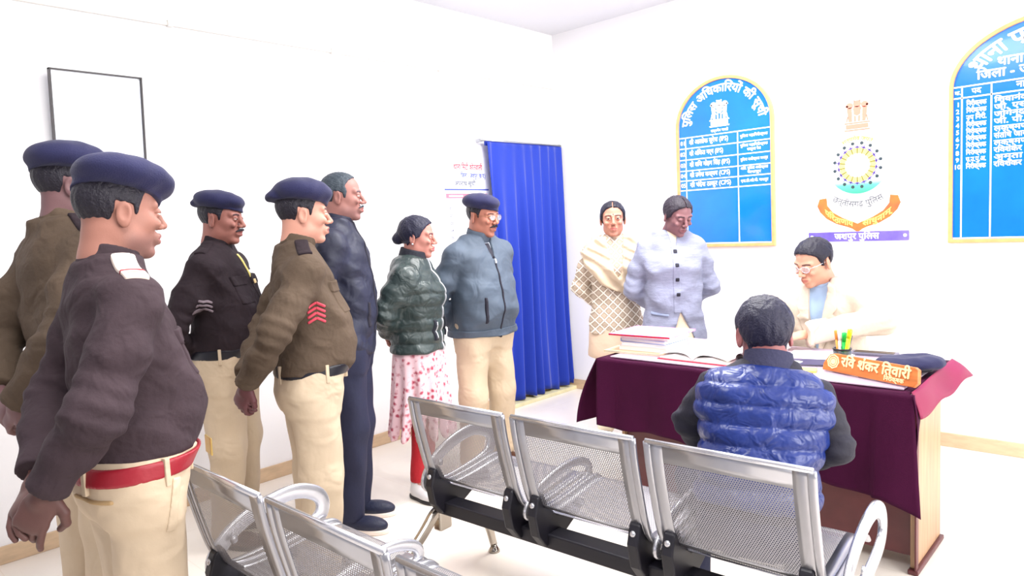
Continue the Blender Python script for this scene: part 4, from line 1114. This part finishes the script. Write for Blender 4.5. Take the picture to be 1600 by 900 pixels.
    for ly in sp.get('layers', []):
        nm_, pls, t_, mt_ = ly[:4]
        def f_ly(P):
            Q = loc(P, MT); d = f_up(P); a_ = None
            for pl, side in pls:
                q_ = poly2(Q[1]+0*Q[2], Q[2]+0*Q[1], pl)
                if side: q_ = np.maximum(q_, -side*Q[0])
                a_ = q_ if a_ is None else np.minimum(a_, q_)
            w_ = f32(t_)+f32(t_*.45)*np.sin((Q[1]*.8+Q[2])*70+np.sin(Q[2]*20)*1.5)
            return smax(smax(d-w_, -(d+f32(.01)), .003), a_, .012)
        sdf_obj(nm_, f_ly, [blo[0], blo[1], .3], bhi, .0075, mt_, root)
    if sp.get('extra'): sp['extra'](root, locals())
    return root
def build_patch(f, MT, name, center, half, rot, t, mat, parent):
    """thin layer lying on garment f inside a rotated box given in the torso frame; rot = (rx, ry, rz)"""
    M = MT @ Matrix.Translation(center) @ Matrix.Rotation(rot[2], 4, 'Z') @ Matrix.Rotation(rot[1], 4, 'Y') @ Matrix.Rotation(rot[0], 4, 'X')
    def fn(P):
        d = f(P); s = smax(d-f32(t), -(d+f32(.008)), .002); return smax(s, boxs(loc(P, M), half), .002)
    R_ = math.sqrt(sum(h*h for h in half))+.01; c = M.translation; h = max(.0028, min(half)*.0+.0032)
    return sdf_obj(name, fn, [c[i]-R_ for i in range(3)], [c[i]+R_ for i in range(3)], h, mat, parent)
def behind(H, z=.53, ex=-.10, ey=.255, ez=.63, wx=-.17, wy=.06):
    k = H/1.7
    return {'armR': ((ex*k, -ey*k, ez*H), (wx*k, -wy*k, z*H)), 'armL': ((ex*k, ey*k, ez*H), (wx*k, wy*k, (z+.012)*H)),
            'handR': {'dir': (-.1, .75, -.6), 'n': (-1, .1, .1), 'curl': .5}, 'handL': {'dir': (-.15, -.7, -.65), 'n': (-1, -.1, .1), 'curl': .6, 'mirror': True}}
def stand(k=1, a=.09, fx=0.0):
    return {'legR': ((.01, -a, .285*1.7*k), (-.02+fx, -a-.01, .085)), 'legL': ((.01, a, .285*1.7*k), (-.02-fx, a+.01, .085))}
def facing(x, y, psi):
    """world heading so that psi=0 looks to the right across the line of sight, 90 towards the camera"""
    return math.atan2(y, x)-PI/2-rad(psi)

# ------------------------------------------------------------------ clothing materials
K_br = pbr('uniform_brown', (60, 48, 53), .85, wr=11, bump=.25, bscale=60, var=.12, vscale=5, spec=.2)
K_br2 = pbr('uniform_olive_brown', (86, 72, 60), .85, wr=11, bump=.25, bscale=60, var=.12, vscale=5, spec=.2)
K_br3 = pbr('uniform_dark_brown', (42, 33, 38), .85, wr=11, bump=.25, bscale=60, var=.12, vscale=5, spec=.2)
K_kh = pbr('khaki_trousers', (200, 180, 154), .8, wr=8, bump=.15, bscale=35, var=.05, vscale=6)
K_navy = pbr('navy_jacket', (24, 28, 52), .6, wr=10, bump=.2, bscale=40, var=.15, vscale=5)
K_navyt = pbr('navy_trousers', (24, 28, 58), .75, bump=.2, bscale=40)
K_green = pbr('green_puffer', (48, 60, 60), .42, wr=16, bump=.2, bscale=32, var=.12, vscale=6)
K_greenk = pbr('dark_collar', (30, 32, 44), .8, bump=.3, bscale=80)
K_grey = pbr('slate_blue_jacket', (74, 86, 102), .7, wr=9, bump=.15, bscale=30, var=.08, vscale=5)
K_beige = pbr('beige_blazer', (204, 188, 172), .85, wr=8, bump=.15, bscale=90)
K_lblue = pbr('pale_blue_shirt', (168, 196, 230), .7, bump=.1, bscale=60)
K_shawl = pbr('cream_shawl', (212, 192, 166), .85, wr=10, bump=.2, bscale=40)
K_tan = pbr('tan_kurta', (205, 180, 158), .8, bump=.2, bscale=40)
K_lav = pbr('grey_knit_cardigan', (144, 148, 172), .9, wr=8, bump=.4, bscale=90, var=.08, vscale=20, stretch=(1, 1, 5))
K_vest = pbr('blue_puffer_vest', (24, 44, 112), .38, wr=18, bump=.2, bscale=40, var=.14, vscale=7)
K_blk = pbr('black_shirt', (26, 24, 40), .75, bump=.3, bscale=45)
K_collar = pbr('charcoal_collar', (44, 44, 72), .85, bump=.4, bscale=90)
K_redb = pbr('red_belt', (150, 24, 40), .4, bump=.1, bscale=60)
K_blackb = pbr('black_belt', (24, 24, 34), .35)
K_brass = pbr('brass', (210, 180, 110), .3, .8)
K_silver = pbr('silver_metal', (210, 212, 218), .3, .8)
K_cream = pbr('epaulette_cream', (246, 228, 214), .6)
K_chev = pbr('chevron_red', (206, 70, 88), .7)
K_chevg = pbr('chevron_grey', (122, 108, 116), .8)
K_shoe = pbr('brown_shoe', (70, 40, 30), .3)
K_shoek = pbr('navy_sneaker', (20, 26, 54), .55, bump=.3, bscale=120)
K_wsole = pbr('white_sole', (236, 222, 212), .5)
K_ksole = pbr('black_sole', (24, 22, 28), .5)
K_wshoe = pbr('white_ankle_shoe', (222, 220, 222), .45)
K_redl = pbr('red_leggings', (176, 18, 34), .7, bump=.3, bscale=60)
def pattern_skirt():
    m = pbr('pink_floral_skirt', (244, 206, 214), .8, bump=.1, bscale=50); nt = m.node_tree; L = nt.links.new
    v = nt.nodes.new('ShaderNodeTexVoronoi'); v.inputs['Scale'].default_value = 34
    n = nt.nodes.new('ShaderNodeTexNoise'); n.inputs['Scale'].default_value = 55; n.inputs['Detail'].default_value = 3
    tc = [q for q in nt.nodes if q.type == 'TEX_COORD'][0]; L(tc.outputs['Object'], v.inputs['Vector']); L(tc.outputs['Object'], n.inputs['Vector'])
    a = nt.nodes.new('ShaderNodeMath'); a.operation = 'ADD'; L(v.outputs['Distance'], a.inputs[0]); L(n.outputs[0], a.inputs[1])
    r = nt.nodes.new('ShaderNodeValToRGB'); L(a.outputs[0], r.inputs[0]); e = r.color_ramp.elements
    e[0].position = .62; e[0].color = srgb((170, 60, 84))+(1,); e[1].position = .98; e[1].color = srgb((232, 196, 204))+(1,)
    L(r.outputs[0], nt.nodes['Principled BSDF'].inputs['Base Color']); return m
def pattern_argyle():
    m = pbr('argyle_cardigan', (214, 198, 180), .9, bump=.5, bscale=110); nt = m.node_tree; L = nt.links.new
    tc = [q for q in nt.nodes if q.type == 'TEX_COORD'][0]; sp_ = nt.nodes.new('ShaderNodeSeparateXYZ'); L(tc.outputs['Object'], sp_.inputs[0])
    def mth(op, a, b=None, v=None):
        n = nt.nodes.new('ShaderNodeMath'); n.operation = op; L(a, n.inputs[0])
        if b is not None: L(b, n.inputs[1])
        if v is not None: n.inputs[1].default_value = v
        return n.outputs[0]
    s1 = mth('MULTIPLY', mth('ADD', sp_.outputs[1], sp_.outputs[2]), v=17.0); s2 = mth('MULTIPLY', mth('SUBTRACT', sp_.outputs[1], sp_.outputs[2]), v=17.0)
    def tri(s, off=.5): return mth('ABSOLUTE', mth('SUBTRACT', mth('FRACT', s), v=off))
    mn = mth('MINIMUM', tri(s1), tri(s2)); r = nt.nodes.new('ShaderNodeValToRGB'); L(mn, r.inputs[0]); e = r.color_ramp.elements
    e[0].position = .06; e[0].color = srgb((242, 234, 222))+(1,); e[1].position = .12; e[1].color = srgb((158, 138, 120))+(1,)
    k_ = e.new(.3); k_.color = srgb((188, 170, 152))+(1,)
    L(r.outputs[0], nt.nodes['Principled BSDF'].inputs['Base Color']); return m
K_skirt = pattern_skirt(); K_arg = pattern_argyle()
def merge(*ds):
    o = {}
    for d in ds: o.update(d)
    return o
def at(depth, px):
    """ground position at a distance along the view axis, for an image column"""
    lat = (px-800)/1100*depth; return (-.6885*depth+.7252*lat, .7252*depth+.6885*lat)

def uniform_patches(H, side=-1, ep=None, chev=None, g=1.0, b=0):
    """shoulder straps, breast pocket flaps, chevrons for an officer's jersey"""
    out = []
    for s in (-1, 1):
        out.append(('shoulder_strap', (-.005, s*.135, .835*H), (.026, .055, .07), (s*-.38, 0, 0), .007, ep or K_br3))
        out.append(('breast_pocket', (.10, s*.082, .725*H), (.09, .055, .062), (0, 0, 0), .004, None))
        out.append(('pocket_flap', (.10, s*.082, .752*H), (.09, .058, .022), (0, 0, 0), .008, None))
    return out

def chev_patch(c, mat, rows=3, s=-1, half=.034):
    o = []
    for q in range(rows):
        for sg in (-1, 1):
            o.append(('chevron', (c[0]+sg*half*.5, c[1], c[2]-.020*q), (half*.60, .06, .0055), (0, sg*.50, 0), .004, mat))
    return o
def fill(pt, mat): return [tuple(list(p[:5])+[p[5] or mat]) for p in pt]
VOX = {'near': (.0026, .0070), 'mid': (.0030, .0080), 'far': (.0034, .0085)}

# 1  tall officer at the far left, behind
H = 1.808; x, y = at(2.40, 112)
b_ = behind(H, z=.545, ex=-.13, ey=.215, ez=.65, wx=-.20, wy=.07)
make_person(merge(b_, stand(H/1.7), dict(label='tall uniformed officer at the far left edge, brown jersey and navy beret', H=H, x=x, y=y, face=facing(x, y, -22), hyaw=rad(-10), hpitch=.05,
    skin=(112, 82, 84), hair='man', beret=dict(pitch=.04, roll=-.2, h=1.15, s=1.06), girth=1.05, belly=.03, phase=.7, vox=(.003, .008), neck=.056,
    up=dict(mat=K_br2, hem=.545, fold=.006, arm=(.072, .062, .048), collar=(.064, -.02, .052, .006, .26, .004), patch=fill([p for p in uniform_patches(H) if p[0] == 'shoulder_strap'], K_br)),
    low=dict(mat=K_kh, belt=K_blackb, waist=.575), shoes=dict(mat=K_shoe, sole=K_ksole))))

# 2  nearest officer, big belly, red belt
H = 1.663; x, y = at(1.85, 178)
def p2_extra(root, L):
    MT = L['MT']
    M = MT @ Matrix.Translation((.192, -.03, .532*1.655)) @ Matrix.Rotation(rad(-6), 4, 'Z')
    MB().box(0, .006, -.030, .030, -.026, .026, M).build('belt_buckle', K_brass, root, bevel=.003)
make_person(merge(stand(H/1.7, .076, -.03), dict(armR=((-.115, -.235, 1.08), (-.215, -.13, .90)), armL=((-.12, .20, 1.05), (-.21, .0, .90)),
    handR={'dir': (-.35, .25, -.9), 'n': (-.55, -.85, .1), 'curl': [.25, .5, .6, .7], 'thumb': .9, 'spread': .4}, handL={'dir': (-.55, -.65, -.55), 'n': (-.8, -.1, .5), 'curl': [.35, .45, .5, .6], 'mirror': True, 'thumb': .9}, hands=1.0, hvox=.003,
    label='nearest officer, big belly, red belt and cream shoulder strap on a dark brown jersey', H=H, x=x, y=y, face=facing(x, y, -14), hyaw=rad(2), hpitch=.10, hs=1.02,
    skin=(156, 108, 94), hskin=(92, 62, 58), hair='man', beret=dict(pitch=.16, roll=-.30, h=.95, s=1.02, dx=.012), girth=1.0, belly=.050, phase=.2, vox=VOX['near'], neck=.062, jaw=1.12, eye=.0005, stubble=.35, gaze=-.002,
    up=dict(mat=K_br, hem=.548, fold=.0055, arm=(.070, .066, .050), collar=(.066, -.02, .050, .007, .26, .004),
        patch=[('shoulder_strap', (.0, -.142, .825*H), (.028, .060, .08), (.52, 0, 0), .011, K_cream), ('strap_stripe', (.0, -.165, .82*H), (.029, .0065, .08), (.42, 0, 0), .0128, K_redb), ('strap_number', (.0, -.182, .812*H), (.020, .0045, .08), (.42, 0, 0), .0125, pbr('faded_ink', (190, 150, 130), .6)), ('shoulder_strap', (.0, .128, .835*H), (.030, .052, .08), (-.42, 0, 0), .009, K_cream),
               ('breast_pocket', (.15, -.075, .70*H), (.10, .05, .06), (0, 0, 0), .004, K_br), ('pocket_flap', (.15, -.075, .728*H), (.10, .053, .020), (0, 0, 0), .009, K_br), ('front_placket', (.2, 0, .67*H), (.12, .016, .22), (0, 0, 0), .004, K_br)]),
    low=dict(mat=K_kh, belt=K_redb, waist=.552, r=(.098, .084, .074), off=.010, belt_off=.025, belt_tilt=.0, patch=[('side_pocket', (.045, -.17, .475*H), (.012, .05, .07), (0, .18, 0), .004, K_kh), ('back_pocket', (-.10, -.09, .50*H), (.06, .07, .006), (0, 0, 0), .004, pbr('khaki_seam', (176, 146, 104), .8))]),
    shoes=dict(mat=K_shoe, sole=K_ksole), extra=p2_extra)))

# 3  moustached officer, third from left
H = 1.683; x, y = at(3.36, 345)
b_ = behind(H, z=.53, ex=-.12, ey=.265, ez=.64)
make_person(merge(b_, stand(H/1.7, .10), dict(label='moustached officer in a dark brown jersey and navy beret, standing third from the left', H=H, x=x, y=y, face=facing(x, y, 22), hyaw=rad(-2), hpitch=.10,
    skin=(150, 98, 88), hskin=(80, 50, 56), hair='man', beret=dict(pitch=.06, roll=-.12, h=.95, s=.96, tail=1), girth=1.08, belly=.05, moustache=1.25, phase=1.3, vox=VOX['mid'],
    up=dict(mat=K_br3, hem=.545, fold=.006, arm=(.067, .060, .046), collar=(.062, -.02, .052, .006, .26, .004),
        patch=fill(uniform_patches(H), K_br3)+chev_patch((.0, -.205, .705*H), K_chevg)+[('name_tag', (.12, .085, .772*H), (.08, .032, .009), (0, 0, 0), .006, K_silver), ('whistle_cord', (.12, .022, .79*H), (.10, .009, .06), (.2, 0, 0), .006, pbr('cord_yellow', (222, 204, 120), .6)), ('medal_clasp', (.12, .055, .745*H), (.08, .018, .012), (0, 0, 0), .009, K_brass)]),
    low=dict(mat=K_kh, belt=K_blackb, waist=.572, r=(.108, .086, .070)), shoes=dict(mat=K_shoe, sole=K_ksole))))

# 4  officer with red chevrons
H = 1.668; x, y = at(2.86, 472)
make_person(merge(stand(H/1.7, .09), dict(armR=((-.15, -.245, 1.10), (-.245, -.09, .90)), armL=((-.13, .25, 1.08), (-.24, .02, .91)),
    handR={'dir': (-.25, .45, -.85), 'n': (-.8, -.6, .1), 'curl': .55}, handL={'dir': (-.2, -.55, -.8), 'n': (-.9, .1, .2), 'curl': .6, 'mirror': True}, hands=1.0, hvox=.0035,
    label='officer with red chevrons on the sleeve of an olive brown jersey', H=H, x=x, y=y, face=facing(x, y, -8), hyaw=rad(0), hpitch=.06,
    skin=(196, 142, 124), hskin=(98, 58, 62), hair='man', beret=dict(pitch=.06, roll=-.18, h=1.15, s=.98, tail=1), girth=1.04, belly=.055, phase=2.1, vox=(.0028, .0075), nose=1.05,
    up=dict(mat=K_br2, hem=.545, fold=.006, arm=(.067, .060, .046), collar=(.064, -.02, .052, .006, .26, .004), patch=fill(uniform_patches(H), K_br2)+chev_patch((.02, -.205, .715*H), K_chev, 4)+[('name_strip', (.04, -.13, .80*H), (.028, .030, .012), (0, 0, 0), .009, K_cream)]),
    low=dict(mat=K_kh, belt=K_blackb, waist=.572, r=(.104, .086, .076)), shoes=dict(mat=K_shoe, sole=K_ksole))))

# 5  bareheaded man in navy
H = 1.778; x, y = at(3.46, 537)
make_person(merge(behind(H, z=.545, ey=.225), stand(H/1.7, .085), dict(label='bareheaded man with receding hair in a navy jacket, navy trousers and dark sneakers', H=H, x=x, y=y, face=facing(x, y, 12), hyaw=rad(5), hpitch=.04,
    skin=(158, 110, 102), hair='receding', hair_t=.005, hair_c=(52, 62, 72), moustache=.9, stubble=.3, phase=3.1, vox=VOX['mid'], belly=.012, jaw=1.06,
    up=dict(mat=K_navy, hem=.49, fold=.006, arm=(.070, .060, .045), collar=(.064, -.01, .05, .006, .28, .004), patch=[('front_zip', (.14, 0, .70*H), (.08, .008, .28), (0, 0, 0), .005, K_blk), ('side_pocket', (.09, -.10, .60*H), (.10, .008, .06), (0, 0, .0), .006, K_blk)]),
    low=dict(mat=K_navyt, waist=.56, r=(.096, .076, .062)), shoes=dict(mat=K_shoek, sole=K_wsole, laces=pbr('navy_lace', (40, 44, 80), .7), L=.285), toe={-1: rad(-5), 1: rad(-20)})))

# 6  woman in green puffer
H = 1.533; x, y = at(3.82, 648)
def p6_extra(root, L):
    H = 1.52; ph = 1.0
    R = [(.36, 0, 0, .165, .20), (.45, .0, 0, .155, .195), (.60, 0, 0, .145, .185), (.76, 0, 0, .135, .175), (.90, 0, 0, .12, .16)]
    def fs(P):
        X, Y, Z = P; a = np.arctan2(Y, X); w = np.clip((.9-Z)/.5, 0, 1)
        return smax(loft(P, R)+(.009+.010*w)*np.sin(a*15+np.sin(Z*7)*1.2)*w, -loft((X, Y, Z), [(r[0]-.02, r[1], r[2], r[3]-.02, r[4]-.02) for r in R]), .004)
    sdf_obj('skirt', fs, [-.26, -.28, .33], [.26, .28, .93], .0075, K_skirt, root)
    P_ = L['MH']
    for s_ in (-1, 1): MB().lathe([(0, -.006), (.005, -.004), (.0055, 0), (.004, .005), (0, .006)], 10, P_ @ Matrix.Translation((-.010, s_*.083, -.042))).build('earring', K_silver, root, smooth=True)
make_person(merge(behind(H, z=.60, ex=-.12, ey=.215, ez=.68, wx=-.17, wy=.05), stand(H/1.7, .075), dict(label='woman in quilted green jacket, pink floral skirt, red leggings and white shoes', H=H, x=x, y=y, face=facing(x, y, 16), hyaw=rad(4), hpitch=.10, hs=.95,
    skin=(186, 126, 114), hair='woman', hair_t=.010, hair_c=(24, 24, 48), bun=(-.112, 0, -.018, .034), phase=4.2, vox=VOX['mid'], bust=.03, sw=.165, neck=.046, girth=.98, lip=(176, 84, 92),
    up=dict(mat=K_green, name='jacket', hem=.535, off=.030, fold=.004, arm=(.078, .068, .052), quilt=(.066, .010), collar=(.070, -.012, .062, .010, .25, .006, K_greenk), patch=[('front_zip', (.16, 0, .70*H), (.10, .007, .28), (0, 0, 0), .006, K_silver), ('pocket_welt', (.13, -.10, .605*H), (.10, .010, .055), (0, 0, 0), .010, K_greenk), ('pocket_zip', (.13, -.096, .605*H), (.10, .0035, .045), (0, 0, 0), .0125, K_silver), ('pocket_welt', (.13, .10, .605*H), (.10, .010, .055), (0, 0, 0), .010, K_greenk)]),
    low=dict(mat=K_redl, name='leggings', waist=.50, r=(.075, .055, .048), drop=-.015, fold=.003), shoes=dict(mat=K_wshoe, sole=K_ksole, L=.235, top=.045), toe={-1: rad(-25), 1: rad(-25)}, extra=p6_extra)))

# 7  officer in slate jacket, glasses
H = 1.643; x, y = at(4.18, 752)
make_person(merge(behind(H, z=.53, ex=-.12, ey=.27, ez=.63), stand(H/1.7, .115), dict(label='officer in slate blue zip jacket, glasses and beret in front of the blue curtain', H=H, x=x, y=y, face=facing(x, y, 50), hyaw=rad(12), hpitch=.14,
    skin=(176, 116, 98), hair='man', beret=dict(pitch=.02, roll=-.10, h=1.0, s=.95), moustache=1.35, glasses=('wire_frame', (150, 120, 90), .3, .8), phase=5.3, vox=VOX['far'], girth=1.1, belly=.045,
    inner=[dict(name='shirt', mat=pbr('light_shirt', (205, 212, 226), .7), off=.006, hem=.60, patch=[('tie', (.1, 0, .77*H), (.1, .017, .10), (0, 0, 0), .006, K_blk)])],
    up=dict(mat=K_grey, name='jacket', hem=.505, off=.022, fold=.006, arm=(.076, .064, .050), collar=(.068, -.012, .058, .008, .30, .006), cut=[[(-.034, .86*H), (.034, .86*H), (.006, .775*H), (-.006, .775*H)]],
        patch=[('front_zip', (.16, 0, .64*H), (.11, .005, .24), (0, 0, 0), .006, K_blk), ('zip_pull', (.16, 0, .768*H), (.12, .007, .014), (0, 0, 0), .010, K_silver), ('side_pocket', (.10, -.115, .60*H), (.10, .007, .075), (0, 0, 0), .008, K_blk), ('waistband', (.0, 0, .515*H), (.3, .3, .022), (0, 0, 0), .006, K_grey)]),
    low=dict(mat=K_kh, waist=.56, r=(.106, .086, .072)), shoes=dict(mat=K_shoe, sole=K_ksole))))

# 8  woman with shawl
H = 1.583; x, y = at(4.62, 962)
def p8_extra(root, L): pass
make_person(merge(behind(H, z=.545, ex=-.06, ey=.245, ez=.65), stand(H/1.7, .08), dict(label='woman wearing a cream shawl over a diamond patterned cardigan, beside the back wall', H=H, x=x, y=y, face=facing(x, y, 84), hyaw=rad(-4), hpitch=.02, hs=.97,
    skin=(190, 132, 112), hair='woman', hair_t=.008, hair_c=(26, 24, 40), phase=.4, vox=VOX['far'], bust=.03, sw=.155, neck=.046, girth=.94, lip=(176, 92, 88), stubble=0, bindi=True,
    inner=[dict(name='kurta', mat=K_tan, off=.010, hem=.36, flare=.10)],
    up=dict(mat=K_arg, name='cardigan', hem=.46, off=.020, flare=.06, fold=.004, arm=(.064, .056, .045)),
    layers=[('shawl', [([(-.055, .86*H), (-.12, .855*H), (-.215, .80*H), (-.20, .745*H), (-.10, .665*H), (-.0, .635*H), (.04, .64*H), (.02, .68*H), (-.02, .72*H), (-.045, .80*H)], 1), ([(.055, .86*H), (.12, .855*H), (.21, .80*H), (.19, .72*H), (.10, .63*H), (.02, .63*H), (.0, .66*H), (.03, .72*H), (.045, .80*H)], 1), ([(-.13, .87*H), (.13, .87*H), (.22, .80*H), (.20, .74*H), (0, .70*H), (-.20, .74*H), (-.22, .80*H)], -1)], .020, K_shawl)],
    low=dict(mat=pbr('cream_trousers', (235, 222, 200), .8), waist=.50, r=(.085, .070, .06)), shoes=dict(mat=K_shoe, sole=K_ksole, L=.235))))

# 9  woman in grey cardigan
H = 1.608; x, y = at(4.32, 1052)
make_person(merge(behind(H, z=.54, ex=-.05, ey=.25, ez=.64), stand(H/1.7, .08), dict(label='woman in a pale grey buttoned cardigan looking down beside the left end of the desk', H=H, x=x, y=y, face=facing(x, y, 80), hyaw=rad(24), hpitch=.40, hs=.97,
    skin=(132, 92, 96), hair='woman', hair_t=.009, hair_c=(34, 26, 40), phase=1.9, vox=VOX['far'], bust=.035, sw=.155, neck=.048, girth=.97, belly=.02, lip=(120, 70, 76), eye=-.004, gaze=-.003,
    inner=[dict(name='kurta', mat=pbr('cream_kurta', (236, 218, 192), .8), off=.010, hem=.34, flare=.10)],
    up=dict(mat=K_lav, name='cardigan', hem=.44, off=.022, flare=.10, fold=.006, arm=(.072, .062, .048), cut=[[(-.035, .87*H), (.035, .87*H), (.0, .79*H)], [(.02, .56*H), (.13, .42*H), (-.05, .42*H)]],
        patch=[('button', (.15, .0, .785*H), (.1, .011, .011), (0, 0, 0), .010, K_blk), ('button', (.15, .0, .735*H), (.1, .011, .011), (0, 0, 0), .010, K_blk), ('button', (.15, .003, .68*H), (.1, .011, .011), (0, 0, 0), .010, K_blk), ('button', (.15, .006, .625*H), (.1, .011, .011), (0, 0, 0), .010, K_blk), ('front_band', (.15, .0, .68*H), (.1, .022, .20), (0, 0, 0), .004, K_lav), ('pocket', (.12, -.10, .55*H), (.1, .05, .006), (0, .3, 0), .007, pbr('cardigan_trim', (140, 150, 180), .9))]),
    low=dict(mat=pbr('cream_trousers', (235, 222, 200), .8), waist=.50, r=(.085, .070, .06)), shoes=dict(mat=K_shoe, sole=K_ksole, L=.235))))

# 10  seated man in blazer
H = 1.70; x, y = -1.37, 4.0
def p10_extra(root, L):
    f_up, MT = L['f_up'], L['MT']
    for s_ in (-1, 1):
        def f_l(P, s_=s_):
            Q = loc(P, MT); d = f_up(P); pl = [(s_*.055, .865*H), (s_*.085, .85*H), (s_*.105, .79*H), (s_*.085, .775*H), (s_*.10, .765*H), (s_*.02, .65*H), (s_*.008, .66*H), (s_*.03, .74*H)]
            return smax(smax(d-f32(.008), -(d+f32(.006)), .002), np.maximum(poly2(Q[1]+0*Q[2], Q[2]+0*Q[1], pl), -Q[0]), .002)
        sdf_obj('lapel', f_l, [-.4, -.4, .6], [.5, .4, 1.3], .005, K_beige, root)
make_person(dict(label='seated man in a beige blazer with clear glasses working behind the desk', H=H, x=x, y=y, face=rad(-92), hyaw=rad(-20), hpitch=.28, lean=.24, hipz=.53, seated=True, hs=1.04,
    armR=((.16, -.30, .90), (.42, -.16, .846)), armL=((.17, .31, .90), (.45, .04, .846)), legR=((.43, -.11, .50), (.42, -.12, .085)), legL=((.43, .11, .50), (.42, .12, .085)),
    handR={'dir': (.9, .35, -.12), 'n': (0, -.1, 1), 'curl': .3}, handL={'dir': (.75, -.6, -.08), 'n': (.05, .1, 1), 'curl': .35, 'mirror': True}, hvox=.0035,
    skin=(206, 152, 128), hair='man', hair_t=.010, hair_c=(22, 20, 38), glasses=('clear_frame', (225, 225, 235), .2, .3), phase=2.6, vox=VOX['mid'], girth=1.08, belly=.02, sw=.185, lip=(176, 100, 92), gaze=-.003, eye=0,
    inner=[dict(name='shirt', mat=K_lblue, off=.004, hem=.50)],
    up=dict(mat=K_beige, name='blazer', hem=.50, off=.022, collar=(.060, -.01, .034, .006, .30, .004, K_lblue), fold=.005, arm=(.078, .066, .052), cut=[[(-.055, .875*H), (.055, .875*H), (.052, .82*H), (.0, .63*H), (-.052, .82*H)]], patch=[('pocket_square_slot', (.12, .10, .70*H), (.1, .035, .005), (0, 0, 0), .008, pbr('blazer_seam', (150, 130, 120), .8))]),
    low=dict(mat=K_navyt, r=(.09, .074, .062), waist=.55), shoes=dict(mat=K_shoe, sole=K_ksole), extra=p10_extra))

# 11  seated man from behind
H = 1.445; x, y = -.93, 2.02
def p11_vest(root, L):
    MT, rg_, k = L['MT'], L['rings'], L['k']
    R = rg_(.026, .555*1.45, .845*1.45)
    sh = [MT.inverted() @ a[2] for a in L['arms']]
    def fv(P):
        Q = loc(P, MT); d = loft(Q, R)
        for s_ in sh: d = smin(d, ell(Q, (s_[0]*1, s_[1]*.80, s_[2]-.02), (.085, .075, .075)), .05)
        zz = Q[2]+.010*np.sin(Q[1]*8+.6)+.03*np.abs(Q[1])
        d = d-f32(.013)*np.sqrt(np.abs(np.sin(PI*zz/f32(.062))))+folds(P, .004, 1.0, 1.4)
        for s_ in (-1, 1): d = smax(d, -ell(Q, (0, s_*.235+(.035 if s_ > 0 else 0), .775*1.45), (.13, .055, .12)), .012)
        return d
    sdf_obj('quilted_vest', fv, L['blo'], L['bhi'], .0065, K_vest, root)
def p11_extra(root, L):
    f_low = L['f_low']
    for q in range(3):
        build_patch(f_low, Matrix(), 'trouser_stripe', (.36, -.245+.028*q, .56), (.050, .006, .09), (0, -.3, .2), .004, K_wshoe, root)
make_person(dict(label='man seated on the bench seen from behind in a blue quilted vest', H=H, x=x, y=y, face=math.atan2(y, x)+rad(10), hyaw=rad(2), hpitch=.06, lean=.20, side=.135, nl=.108, hipz=.515, seated=True, hs=1.0,
    armR=((.03, -.245, .74), (.26, -.20, .61)), armL=((.17, .17, .78), (.33, .11, .64)), legR=((.40, -.22, .50), (.42, -.24, .085)), legL=((.42, .13, .50), (.46, .14, .085)),
    handR={'dir': (.9, .2, -.3), 'n': (0, -.2, 1), 'curl': .4}, handL={'dir': (.9, -.2, -.3), 'n': (0, .2, 1), 'curl': .4, 'mirror': True},
    skin=(150, 92, 92), hair='man', hair_t=.012, hair_c=(26, 25, 50), phase=3.6, vox=(.003, .0068), girth=1.10, sw=.184,
    inner=[],
    up=dict(mat=K_blk, name='shirt', hem=.53, off=.010, fold=.005, arm=(.066, .058, .048), collar=(.066, -.02, .05, .012, .12, .0, K_collar)),
    layers=[],
    low=dict(mat=K_navyt, r=(.088, .080, .066), waist=.55), shoes=dict(mat=K_shoek, sole=K_wsole), extra=lambda root, L: (p11_vest(root, L), p11_extra(root, L))))

# beret lying on the papers at the right of the desk
bt = empty('beret', (-.80, 3.235, T+.0075), .25, label='dark blue beret lying on the papers at the right end of the desk', cat='beret')
def desk_beret(P):
    X, Y, Z = P; d = ell(P, (0, 0, .030), (.128, .092, .030)); d = smin(d, ell(P, (.045, 0, .040), (.075, .07, .026)), .02)
    d = smax(d, -ell(P, (-.02, .0, .078), (.08, .05, .028)), .02)
    return smax(d+f32(.002)*np.sin(X*60+Y*40)*np.sin(Y*70-X*20), f32(.0005)-Z, .003)
sdf_obj('crown', desk_beret, [-.15, -.12, -.01], [.15, .12, .09], .004, pbr('beret_navy', (22, 23, 66)), bt)
def desk_band(P):
    X, Y, Z = P; r = np.sqrt((X/1.22)**2+Y**2); return smax(np.abs(r-f32(.066))-f32(.004), np.maximum(-Z, Z-f32(.016)), .002)
sdf_obj('head_band', desk_band, [-.11, -.09, -.005], [.11, .09, .03], .003, K_blackb, bt)
